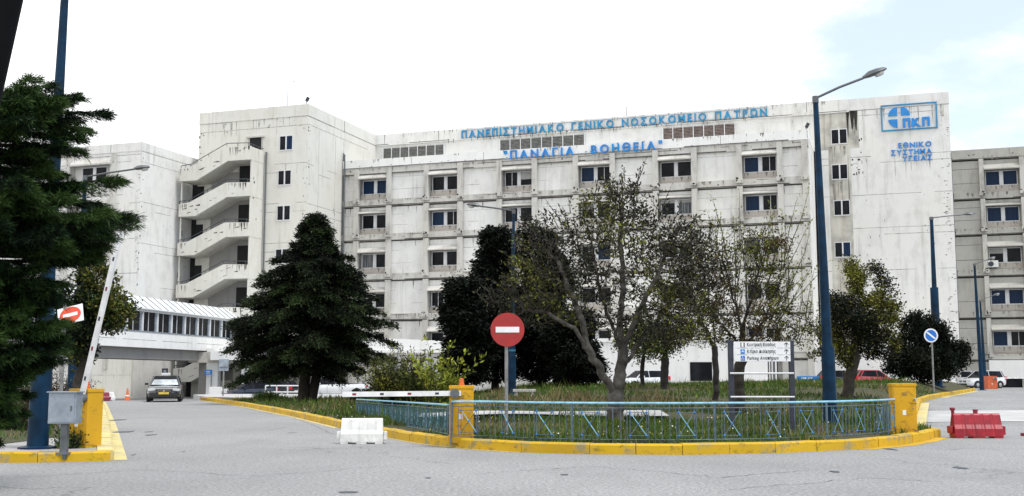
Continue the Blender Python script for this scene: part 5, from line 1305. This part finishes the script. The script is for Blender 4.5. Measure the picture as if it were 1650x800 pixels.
# --- needle trees: whorled limbs carrying flat sprays
def conifer(label, name, p, H, prof, z0, n_br, twigs, needles, nl, nw, mats, bark, trunks, droop=.25, tipup=0.0, spread=.38, jit=.12, seed=1, wt=(.5, .35, .15), elev=.1, az=None, needle_len_var=.4, flat=.06, stubs=0, group=None, hang=.35):
    g = np.random.default_rng(seed); t = thing(name, label, 'tree', p, 0, group)
    for tr in trunks:
        m = MB(); m.tube([q[:3] for q in tr], [q[3] for q in tr], 10); m.build('trunk', bark, t, smooth=True)
    A, Bq, ra, rb = [], [], [], []; C, D, T = [], [], []
    for i in range(n_br):
        h = z0+(H-z0)*(1-(1-(i+.5)/n_br)**.85 if False else ((i+g.random())/n_br)**.9)
        a = az(h, i, g) if az else i*2.39996+g.normal()*.3
        R0 = prof(h, a)*g.uniform(1-2.2*jit, 1+jit)
        if R0 < .05: continue
        ax = trunks[0]; k = max(0, min(len(ax)-2, next((q for q in range(len(ax)-1) if ax[q+1][2] > h), len(ax)-2)))
        f = (h-ax[k][2])/max(1e-3, ax[k+1][2]-ax[k][2]); f = min(1, max(0, f)); bx = ax[k][0]+(ax[k+1][0]-ax[k][0])*f; by = ax[k][1]+(ax[k+1][1]-ax[k][1])*f
        dirh = np.array([math.cos(a), math.sin(a), 0]); side = np.array([-dirh[1], dirh[0], 0]); n = 8
        el = elev+g.normal()*.07; prev = None
        def bp(s): return np.array([bx, by, h])+dirh*R0*s+np.array([0, 0, R0*(el*s-droop*s*s+tipup*s**3)])
        for q in range(n):
            s0, s1 = q/n, (q+1)/n
            A.append(bp(s0)); Bq.append(bp(s1)); ra.append((.012+.018*R0)*(1-s0)+.004); rb.append((.012+.018*R0)*(1-s1)+.004)
        nt = max(3, int(twigs*R0/ max(1e-3, prof.rmax)))
        tone = g.normal()*.5
        s = g.uniform(.18, 1.0, nt)**.8; sg = np.where(g.random(nt) < .5, -1, 1)
        tl = R0*spread*(1.05-s*.75)*g.uniform(.5, 1.1, nt)+.06
        P0 = np.array([bp(x) for x in s]); TD = dirh*(.55+.5*s[:, None])+side*sg[:, None]*(1.0-.55*s[:, None])+g.normal(size=(nt, 3))*.16; TD[:, 2] = TD[:, 2]*.5-.12; TD /= np.linalg.norm(TD, axis=1)[:, None]
        u = g.random((nt, needles)); off = TD[:, None, :]*(u*tl[:, None])[..., None]; off[..., 2] -= hang*tl[:, None]*u*u
        pts = P0[:, None, :]+off+g.normal(size=(nt, needles, 3))*np.array([flat, flat, flat*.7])
        dd = TD[:, None, :]*.9+g.normal(size=(nt, needles, 3))*.42; dd[..., 2] -= hang*u*.5
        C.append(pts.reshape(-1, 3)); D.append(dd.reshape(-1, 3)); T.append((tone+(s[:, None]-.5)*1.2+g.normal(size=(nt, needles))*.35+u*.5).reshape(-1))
    C = np.concatenate(C); D = np.concatenate(D); T = np.concatenate(T)
    limbs_obj('branches', A, Bq, ra, rb, bark, t, 5)
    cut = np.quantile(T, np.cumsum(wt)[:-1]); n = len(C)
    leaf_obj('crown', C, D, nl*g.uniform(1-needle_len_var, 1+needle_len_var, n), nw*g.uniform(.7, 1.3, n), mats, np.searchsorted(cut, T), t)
    return t
def profile(pts):
    hs = [a for a, b in pts]; rs = [b for a, b in pts]
    f = lambda h, a=0: float(np.interp(h, hs, rs)); f.rmax = max(rs); return f
# big cedar left of centre
Y = 55.5; x = at(491, 640, Y).x; zb = lz(x, Y)
def hz(py, Y=Y): return at(800, py, Y).z-zb
pc = profile([(hz(650), .8), (hz(632), 2.6), (hz(612), 3.2), (hz(580), 3.6), (hz(545), 4.05), (hz(515), 3.75), (hz(470), 3.15), (hz(440), 2.75), (hz(415), 1.75), (hz(390), 1.15), (hz(368), .85), (hz(352), .55), (hz(345), .1)])
def pcl(h, a=0): return .90*pc(h)*(1+.10*math.sin(3*a+h*2.2)+.07*math.sin(5*a-h*3.1)+(.10 if math.sin(h*3.4+a*.8) > .2 else -.10))
pcl.rmax = 4.2
conifer('big dark cedar with a double trunk on the grass beside the entrance road', 'cedar_tree', (x, Y, zb), hz(345), pcl, hz(600), 265, 84, 17, .17, .05, ['needle_dark', 'needle_mid', 'needle_lite'], 'bark_brown',
        [[(0, 0, -.3, .36), (-.05, 0, .7, .27), (.12, 0, 2, .22), (.3, 0, 5, .14), (.35, 0, hz(349), .03)], [(.22, .1, -.3, .3), (.5, .15, 1.0, .22), (.8, .25, 2.4, .18), (.75, .2, 5.0, .08)]], droop=.27, elev=.14, jit=.07, seed=3, wt=(.55, .33, .12), flat=.09, hang=.45)
# dark cypress group behind the no entry disc
def cyp(label, px, Y, top, prof_px, seed, n, base=640):
    x = at(px, 620, Y).x; zb = lz(x, Y); s = Y/FPX
    def hz(py): return at(px, py, Y).z-zb
    pr = profile([(hz(py), r*s) for py, r in sorted(prof_px, key=lambda q: -q[0])])
    f = lambda h, a=0: pr(h)*(.95+.30*math.sin(a*1.0+h*1.5+seed)+.20*math.sin(3*a-h*2.3+seed)); f.rmax = pr.rmax
    H = hz(top)
    return conifer(label, 'cypress_tree', (x, Y, zb), H, f, hz(620), n, 36, 14, .19, .075, ['cyp_dark', 'cyp_mid', 'needle_dark'], 'bark_dark', [[(0, 0, -.3, .2), (.05, 0, 1.2, .17), (0, 0, H*.6, .1), (0, 0, H*.96, .02)]], droop=-.12, elev=.35, seed=seed, wt=(.6, .28, .12), spread=.42, flat=.13, hang=.15)
cyp('tall black green cypress just left of the lamp behind the no entry disc', 797, 52, 369, [(369, 9), (385, 24), (430, 30), (480, 38), (540, 46), (600, 44), (618, 30)], 4, 120)
cyp('short bushy black green cypress at the left of the dark group', 748, 50, 452, [(452, 8), (468, 22), (500, 28), (540, 34), (590, 42), (622, 42)], 5, 105)
cyp('black green cypress right of the lamp behind the no entry disc', 872, 53, 372, [(372, 8), (390, 26), (440, 36), (500, 46), (560, 52), (605, 50), (624, 42)], 6, 150)
cyp('low spreading dark evergreen under the left side of the central tree', 925, 50, 505, [(505, 8), (530, 34), (570, 40), (605, 46), (624, 42)], 8, 95)

# --- near conifer at the left edge
Y = 13.2; xt = at(-40, 600, Y).x; s = Y/FPX
def hzn(py): return at(0, py, Y).z-.1
rp = profile([(hzn(py), (px+42)*s*.79) for py, px in ((800, 8), (745, 14), (690, 22), (640, 22), (610, 42), (585, 84), (555, 108), (500, 106), (455, 112), (415, 158), (385, 195), (352, 225), (325, 236), (305, 185), (282, 112), (262, 62), (240, 70), (222, 118), (200, 165), (185, 183), (168, 140), (155, 95), (140, 20))])
def azn(h, i, g):
    # fuller on the side the picture shows, all round nevertheless
    return g.choice([g.normal(0, .55), g.normal(-.9, .5), g.uniform(-math.pi, math.pi)])
def rpn(h, a=0): return rp(h)*(.55+.45*max(0, math.cos(a))**.5 if math.cos(a) > 0 else .5)+.1
rpn.rmax = rp.rmax
conifer('feathery dark conifer filling the left edge in the foreground, layered branches reaching right', 'conifer_tree', (xt, Y, .1), hzn(150), rpn, .5, 200, 84, 44, .085, .0082, ['near_dark', 'near_mid', 'near_lite'], 'bark_dark',
        [[(0, 0, -.4, .15), (.02, 0, 1.5, .12), (0, 0, 3.5, .07), (0, 0, hzn(160), .02)]], droop=.06, tipup=.10, elev=-.02, seed=12, wt=(.45, .33, .22), az=azn, spread=.30, flat=.016, jit=.10, hang=.20)

# --- big multi-stemmed central tree with thin grey leaves
Y = 27.8; x = at(993, 672, Y).x; zb = lz(x, Y)
def L(px, py, dy=0.0):
    q = at(px, py, Y+dy); return (q.x-x, dy, q.z-zb)
stems = [[(0, 0, -.15), L(993, 640), L(1000, 605), L(1003, 570), L(998, 520, .1), L(1004, 455, .2), L(1000, 390, .2), L(1003, 330)],
         [L(993, 638), L(968, 600, -.2), L(948, 565, -.4), L(925, 530, -.6), L(885, 505, -.7), L(845, 500, -.5)],
         [L(948, 565, -.4), L(938, 515, -.5), L(918, 470, -.4), L(900, 420, -.2)],
         [L(1000, 605), L(1025, 560, .4), L(1060, 515, .7), L(1090, 470, .8)],
         [L(1003, 570), L(985, 520, -.5), L(965, 460, -.8), L(955, 400, -.6)],
         [L(1003, 560), L(1030, 500, -.4), L(1060, 440, -.6), L(1085, 385, -.4)]]
env = multi((3.4, ell(L(985, 430), (2.4, 1.9, 1.75), .35)), (1.7, ell(L(1000, 345), (1.15, 1.2, .95), .2)), (2.4, ell(L(1090, 430), (1.3, 1.4, 1.5), .2)), (2.8, ell(L(885, 430), (1.15, 1.3, 1.55), .2)), (1.8, ell(L(850, 480), (1.1, 1.1, .85), .1)), (1.0, ell(L(1060, 530), (1.5, 1.4, .6), .2)), (.9, ell(L(828, 470), (.6, .7, .6), .1)))
def twigs_out(nodes, r, kids):
    out = []; thin = np.where((r < .012))[0]; c = np.array(L(990, 500))
    for i in rng.choice(thin, 210):
        d = nodes[i]-c; d = d/max(.1, np.linalg.norm(d))+np.array([0, 0, .45])+rng.normal(size=3)*.35; out.append((nodes[i], d, rng.uniform(.25, .75)))
    return out
broadleaf('large spreading grey-leaved tree forking low behind the middle of the blue fence', 'tree', (x, Y, zb), stems, env, 4300, .125, ['leaf_dark', 'leaf_mid', 'leaf_olive', 'leaf_yel'], (.42, .38, .14, .06), 'bark_grey', 13500, .11, .047, tip=.0052, expo=2.15, trunk_r=.20, di=1.1, dk=.165, cluster=.08, spread=.85, clump=.34, twig='bark_brown', shoots=twigs_out, shoot_leaf=1)
# --- sparse, budding tree behind the direction board
Y = 31; x = at(1190, 650, Y).x; zb = lz(x, Y)
stems = [[(0, 0, -.15), L(1192, 600), L(1197, 560), L(1195, 520)], [L(1197, 560), L(1230, 520, .3), L(1262, 490, .5)], [L(1197, 560), L(1165, 525, -.3), L(1135, 500, -.2)], [L(1195, 530), L(1215, 470, -.3), L(1225, 420)], [L(1195, 530), L(1180, 470, .3), L(1165, 420)]]
env = multi((3, ell(L(1200, 480), (1.9, 1.6, .95), .2)), (1.6, ell(L(1215, 400), (1.1, 1.1, .9), .1)), (1, ell(L(1275, 520), (1.0, .9, .5), .1)), (1, ell(L(1150, 420), (.7, .8, .8), .1)), (2.2, ell(L(1245, 540), (1.75, 1.2, .42), .1)), (1.0, ell(L(1130, 540), (.9, 1.0, .4), .1)))
def shoots7(nodes, r, kids):
    out = []
    for px, py, a in [(1160, 310, 0), (1240, 345, .2), (1255, 330, -.3), (1270, 340, .2), (1290, 320, .1), (1305, 300, 0), (1310, 360, .2), (1300, 400, -.2), (1285, 380, .3), (1225, 360, 0), (1180, 350, .2), (1265, 400, -.3), (1310, 430, .1), (1320, 470, 0), (1200, 380, .2), (1150, 345, -.2), (1295, 460, .3), (1278, 350, -.1), (1248, 380, .4)]:
        tip = np.array(L(px, py, a)); 
        k = [(np.linalg.norm(nodes[i]-(tip-np.array([.15*(tip[0]), 0, 1.6]))), i) for i in range(len(nodes))]; _, i = min(k); out.append((nodes[i], tip-nodes[i], np.linalg.norm(tip-nodes[i])))
    for _ in range(34):
        ang = rng.uniform(-.75, .95); Lr = rng.uniform(150, 255)
        tip = np.array(L(1196+math.sin(ang)*Lr*.85, 560-math.cos(ang)*Lr, rng.normal()*.5)); st = np.array([tip[0]*.45, tip[1]*.45, tip[2]*.62])
        i = int(np.argmin(np.linalg.norm(nodes-st, axis=1))); out.append((nodes[i], tip-nodes[i], np.linalg.norm(tip-nodes[i])))
    return out
broadleaf('sparse budding tree with long upright shoots standing behind the direction board', 'tree', (x, Y, zb), stems, env, 1700, .14, ['leaf_brown', 'leaf_olive', 'leaf_dark', 'leaf_yel'], (.25, .35, .3, .10), 'bark_brown', 11000, .085, .04, tip=.0055, expo=2.15, trunk_r=.15, di=1.2, dk=.24, cluster=.085, clump=.5, shoots=shoots7, grav=(0, 0, .02))
# second trunk left of it, reddish
Y = 36; x = at(1153, 640, Y).x; zb = lz(x, Y)
stems = [[(0, 0, -.15), L(1153, 600), L(1152, 560), L(1148, 500)], [L(1152, 560), L(1125, 510, .2), L(1110, 470)]]
broadleaf('slim straight trunked tree between the central tree and the direction board', 'tree', (x, Y, zb), stems, multi((2, ell(L(1125, 480), (1.3, 1.2, 1.2), .2)), (1, ell(L(1120, 400), (.9, .9, .8), .1))), 420, .18, ['leaf_dark', 'leaf_olive', 'leaf_mid'], (.5, .25, .25), 'bark_dark', 4200, .10, .05, tip=.006, expo=2.3, trunk_r=.13, di=1.3, dk=.28, cluster=.13)
# small trees under the central crown
for px, Y, top, lab in ((1070, 44, 500, 'small greenish tree with a dark trunk just right of the white hatchback'), (1035, 46, 520, 'thin trunked small tree directly before the white hatchback')):
    x = at(px, 630, Y).x; zb = lz(x, Y)
    stems = [[(0, 0, -.15), L(px, 600), L(px+3, 560), L(px+1, (560+top)//2)], [L(px+3, 570), L(px+25, 535, .2)], [L(px+3, 575), L(px-20, 540, -.2)]]
    broadleaf(lab, 'tree', (x, Y, zb), stems, ell(L(px, (top+575)//2), (1.25, 1.2, .95), .1), 320, .17, ['leaf_bush', 'leaf_olive', 'leaf_green', 'leaf_yel'], (.4, .25, .25, .1), 'bark_dark', 4800, .11, .055, tip=.007, expo=2.2, trunk_r=.16 if px == 1070 else .09, di=1.3, dk=.28, cluster=.14)
# --- leaning olive-green tree by the tall lamp
Y = 38; x = at(1364, 648, Y).x; zb = lz(x, Y)
stems = [[(0, 0, -.15), L(1369, 610), L(1377, 575), L(1380, 530), L(1385, 480)], [L(1377, 575), L(1350, 530, -.3), L(1340, 490, -.3)], [L(1379, 545), L(1410, 510, .3), L(1420, 470, .3)]]
env = multi((2.6, ell(L(1388, 520), (1.35, 1.2, 1.3), .2)), (1.3, ell(L(1350, 510), (.6, .8, .9), .1)), (.9, ell(L(1378, 440), (.55, .6, .5), .1)), (.9, ell(L(1425, 470), (.45, .5, .75), .1)), (1.2, ell(L(1340, 560), (.75, .7, .55), .1)), (.7, ell(L(1430, 560), (.4, .5, .5), .1)), (.35, ell(L(1408, 425), (.2, .3, .4), .1)))
broadleaf('leafy olive green tree with a leaning trunk right of the tall lamp', 'tree', (x, Y, zb), stems, env, 800, .16, ['leaf_bush', 'leaf_dark', 'leaf_olive', 'leaf_yel'], (.32, .26, .32, .10), 'bark_brown', 25000, .105, .052, tip=.007, expo=2.2, trunk_r=.19, di=1.2, dk=.25, cluster=.12, clump=.6)
# --- dark bush tree by the round blue sign
Y = 58; x = at(1486, 628, Y).x; zb = lz(x, Y)
stems = [[(0, 0, -.15), L(1485, 600), L(1480, 560)], [L(1485, 610), L(1510, 580, .3), L(1535, 560, .3)], [L(1485, 605), L(1460, 580, -.3), L(1450, 555)]]
env = multi((3.4, ell(L(1492, 588), (2.1, 1.5, .85), .1)), (1.4, ell(L(1478, 540), (.5, .5, 1.15), .1)), (.9, ell(L(1516, 545), (.45, .5, .9), .1)), (.8, ell(L(1546, 568), (.55, .5, .45), .1)), (.9, ell(L(1446, 570), (.4, .5, .9), .1)), (.4, ell(L(1500, 520), (.25, .3, .6), .1)), (.4, ell(L(1456, 525), (.2, .3, .5), .1)))
broadleaf('black green bushy evergreen behind the round blue sign', 'tree', (x, Y, zb), stems, env, 640, .2, ['leaf_bush', 'leaf_dark'], (.8, .2), 'bark_dark', 32000, .19, .07, tip=.009, expo=2.2, trunk_r=.14, di=1.5, dk=.3, cluster=.16, upbias=.5)
# --- leafy tree behind the left barrier
Y = 28; x = at(118, 690, Y).x; zb = .14
stems = [[(0, 0, -.15), L(125, 620), L(135, 570), L(140, 520), L(135, 470)], [L(138, 545), L(165, 515, -.2), L(190, 505, -.2)], [L(135, 570), L(110, 530, .2), L(95, 490)], [L(140, 520), L(165, 480, .2), L(185, 455, .2)]]
env = multi((3, ell(L(140, 500), (.95, .9, .85), .1)), (1.5, ell(L(185, 500), (.42, .6, .6), .1)), (1, ell(L(150, 440), (.5, .6, .4), .1)), (.8, ell(L(125, 565), (.5, .5, .4), .1)))
broadleaf('leafy green tree behind the raised boom on the left', 'tree', (x, Y, zb), stems, env, 520, .13, ['leaf_bush', 'leaf_green', 'leaf_olive', 'leaf_yel'], (.5, .3, .17, .03), 'bark_brown', 14000, .10, .055, tip=.006, expo=2.2, trunk_r=.10, di=1.0, dk=.2, cluster=.09)

# --- shrubs: fans of thin stems with leaves
def shrub(label, p, H, Rr, n, mats, wt, ll, lw, per, seed, bark='bark_brown', lean=(0, 0), name='shrub', up=1.0):
    g = np.random.default_rng(seed); t = thing(name, label, 'shrub', p)
    A, Bq, ra, rb, C, D = [], [], [], [], [], []
    for i in range(n):
        a = g.uniform(0, 2*math.pi); q = math.sqrt(g.random()); d = np.array([math.cos(a)*q*Rr/H*.9+lean[0], math.sin(a)*q*Rr/H*.9+lean[1], up]); d /= np.linalg.norm(d)
        pos = np.array([math.cos(a)*q*Rr*.3, math.sin(a)*q*Rr*.3, -.05]); Ls = H*g.uniform(.45, 1.05)*(1.05-.25*q); k = 7
        for j in range(k):
            d = d+g.normal(size=3)*.10+np.array([0, 0, -.02*j*q]); d /= np.linalg.norm(d); nx = pos+d*Ls/k
            A.append(pos); Bq.append(nx); ra.append(.012*(1-j/k)+.003); rb.append(.012*(1-(j+1)/k)+.003)
            if j > 0:
                m = per; u = g.random((m, 1)); C.append(pos+(nx-pos)*u+g.normal(size=(m, 3))*.05); D.append(d*.7+g.normal(size=(m, 3))*.6)
            pos = nx
    limbs_obj('stems', A, Bq, ra, rb, bark, t, 4); C = np.concatenate(C); D = np.concatenate(D); n = len(C)
    tone = np.sin(C[:, 0]*3+C[:, 2]*4)+g.normal(size=n)*.8; mi = np.searchsorted(np.quantile(tone, np.cumsum(wt)[:-1]), tone)
    leaf_obj('foliage', C, D, g.uniform(.6, 1.3, n)*ll, g.uniform(.7, 1.3, n)*lw, mats, mi, t); return t
Y = 43; x = at(648, 640, Y).x; shrub('wide yellow-green twiggy shrub between the cedar and the beacon cabinet', (x, Y, lz(x, Y)), 2.35, 1.75, 330, ['shrub_a', 'shrub_b', 'leaf_bush', 'shrub_c'], (.42, .26, .2, .12), .15, .045, 8, 1)
Y = 40; x = at(700, 645, Y).x; shrub('slender shrub with lemon yellow leaves leaning right beside the dark cypresses', (x, Y, lz(x, Y)), 2.75, 1.2, 30, ['leaf_citron', 'shrub_c', 'shrub_a'], (.5, .25, .25), .19, .085, 7, 2, lean=(.18, 0))
Y = 54; x = at(582, 642, Y).x; shrub('small clipped dark shrub on the grass right of the cedar trunk', (x, Y, lz(x, Y)), .75, .7, 60, ['leaf_bush', 'leaf_green'], (.6, .4), .1, .05, 8, 3)
Y = 60; x = at(430, 642, Y).x; shrub('low green weeds heaped at the left edge of the grass by the forecourt', (x, Y, lz(x, Y)), .6, 1.2, 70, ['grass_a', 'leaf_green', 'grass_b'], (.5, .3, .2), .14, .04, 8, 4)
Y = 24; x = at(28, 690, Y).x; shrub('dry brown twiggy shrub on the verge left of the blue pole', (x, Y, .16), 1.35, .9, 90, ['leaf_brown', 'leaf_bush', 'grass_dry'], (.45, .35, .2), .07, .025, 5, 5)
Y = 33; x = at(45, 660, Y).x; shrub('tangled bare shrub on the verge farther back behind the blue pole', (x, Y, .2), 1.7, 1.5, 110, ['leaf_brown', 'leaf_dark', 'grass_b'], (.4, .4, .2), .08, .03, 4, 6)
Y = 44; x = at(92, 640, Y).x; shrub('brown hedge like shrub on the verge behind the tilted no entry panel', (x, Y, .2), 1.9, 1.9, 110, ['leaf_brown', 'leaf_bush', 'leaf_dark'], (.4, .4, .2), .09, .035, 5, 7)
Y = 18.3; x = at(112, 720, Y+.8).x; shrub('tuft of weeds between the blue pole and the left yellow cabinet', (x, Y+.8, .13), .42, .28, 40, ['grass_a', 'grass_b', 'leaf_bush'], (.5, .25, .25), .08, .02, 5, 8)

# --- grass
def grass():
    polyL = LAWN; pts = []; g = np.random.default_rng(5)
    def scatter(n, x0, x1, y0, y1, poly, hmin):
        X = g.uniform(x0, x1, n); Yv = g.uniform(y0, y1, n)
        return [(a, b) for a, b in zip(X, Yv) if inside(poly, a, b)]
    near = scatter(60000, -7, 11, 18, 31, polyL, 0); mid = scatter(60000, -14, 20, 28, 66, polyL, 0)
    def onpath(a, b): return -2.9 < a < 4.2 and abs(b-float(np.interp(a, [q[0] for q in path_line], [q[1] for q in path_line]))) < 1.0
    near = [q for q in near if not onpath(*q)]; mid = [q for q in mid if not onpath(*q)]
    P = [(a, b, lz(a, b), 1.0) for a, b in near]+[(a, b, lz(a, b), 1.35) for a, b in mid]
    P = np.array(P); n = len(P)
    # tufts: modulate the height by a smooth field
    fld = np.sin(P[:, 0]*1.9+np.sin(P[:, 1]*1.1)*2)*np.cos(P[:, 1]*1.6+P[:, 0]*.7); hh = (.075+.10*np.clip(fld+.3, 0, 1.3))*g.uniform(.5, 1.5, n)*P[:, 3]
    bare = (np.sin(P[:, 0]*.8+1.3*np.sin(P[:, 1]*.5))+np.cos(P[:, 1]*.9+P[:, 0]*.35)+g.normal(size=n)*.3) < -1.15
    P = P[~bare]; hh = hh[~bare]; n = len(P); weed = (np.sin(P[:, 0]*3.3)*np.sin(P[:, 1]*2.7+P[:, 0]) > .80); hh = np.where(weed, hh*1.7, hh)
    C = P[:, :3]-np.array([0, 0, .01]); D = g.normal(size=(n, 3))*.38; D[:, 2] = 1
    dry = (np.sin(P[:, 0]*.9+2)+np.sin(P[:, 1]*.55+P[:, 0]*.3)+g.normal(size=n)*.9) > 1.75
    band = (np.abs(P[:, 1]-36-.5*np.sin(P[:, 0])) < 1.6) & (P[:, 0] > -1) & (P[:, 0] < 5) & (g.random(n) < .7); dry |= band; hh = np.where(band, hh*1.8, hh)
    mi = np.where(dry, 2, np.where(g.random(n) < np.where(weed, .75, .34), 1, 0))
    o = leaf_obj('grass', C, D, hh, np.where(P[:, 3] > 1.1, .035, .02)*g.uniform(.6, 1.4, n), ['grass_a', 'grass_b', 'grass_dry'], mi, None, shape=.3)
    tag(o, 'uneven green grass with dry patches covering the fenced island', 'grass', None, 'stuff')
    V = scatter(16000, -26, -8, 18, 56, VERGE, 0); Q = np.array([(a, b, .16+.12*sst(edge_dist(VERGE, a, b)/2)) for a, b in V]); n = len(Q)
    D = g.normal(size=(n, 3))*.4; D[:, 2] = 1
    o = leaf_obj('grass', Q-np.array([0, 0, .01]), D, g.uniform(.08, .32, n), g.uniform(.02, .045, n), ['grass_a', 'grass_b', 'grass_dry'], np.where(g.random(n) < .3, 1, np.where(g.random(n) < .3, 2, 0)), None, shape=.3)
    tag(o, 'rough weedy grass on the verge behind the left pavement', 'grass', None, 'stuff')
    k = [i for i in range(len(P)) if g.random() < .006]; F = P[k][:, :3]+np.array([0, 0, .12]); n = len(F); 
    D = g.normal(size=(n, 3)); o = leaf_obj('wild_flowers', F, D, np.full(n, .035), np.full(n, .035), ['flower', 'flower_yel'], (g.random(n) < .45).astype(int), None)
    tag(o, 'tiny white and yellow wild flowers dotted through the island grass', 'flowers', None, 'stuff')
grass()
# tar patches and small litter on the road
m = MB(); rr = random.Random(9)
for px, py, w, h in ((188, 677, 26, 3), (198, 696, 34, 4), (243, 701, 16, 3), (240, 696, 10, 2), (560, 793, 36, 4), (1435, 724, 16, 4), (690, 770, 10, 2), (215, 733, 5, 2), (295, 728, 4, 2), (1345, 760, 18, 3), (1548, 754, 24, 4), (910, 765, 14, 2)):
    a = gnd(px-w/2, py, .006); b = gnd(px+w/2, py, .006); c = gnd(px, py-h/2, .006); d = gnd(px, py+h/2, .006); cx_, cy_ = (a.x+b.x)/2, (c.y+d.y)/2; rx, ry = abs(b.x-a.x)/2, abs(c.y-d.y)/2
    n = 11; m.add([(cx_+rx*math.cos(6.283*j/n)*rr.uniform(.75, 1.1), cy_+ry*math.sin(6.283*j/n)*rr.uniform(.6, 1.1), .006+gz(cx_, cy_)) for j in range(n)], [tuple(range(n))])
structure(m.build('road_patches', 'rail_dark'))
# mended cracks wandering over the asphalt
for line in (((372, 652), (420, 664), (470, 672), (520, 692), (585, 726)), ((30, 770), (230, 758), (420, 768), (640, 750)), ((760, 765), (960, 752), (1160, 770), (1420, 748)), ((1180, 790), (1390, 771), (1640, 782))):
    m = MB(); pts = []
    for (x0, y0), (x1, y1) in zip(line[:-1], line[1:]):
        for k in range(14): a = gnd(x0+(x1-x0)*k/14, y0+(y1-y0)*k/14, 0); pts.append(Vector((a.x+rr.uniform(-.05, .05), a.y+rr.uniform(-.09, .09), .005)))
    vs = []
    for i, p_ in enumerate(pts):
        d = (pts[min(i+1, len(pts)-1)]-pts[max(0, i-1)]).normalized(); nn = Vector((-d.y, d.x, 0)); w = rr.uniform(.002, .010)
        vs += [p_+nn*w, p_-nn*w]
    m.add(vs, [(2*i, 2*i+1, 2*i+3, 2*i+2) for i in range(len(pts)-1)]); structure(m.build('road_crack', 'rail_dark'))
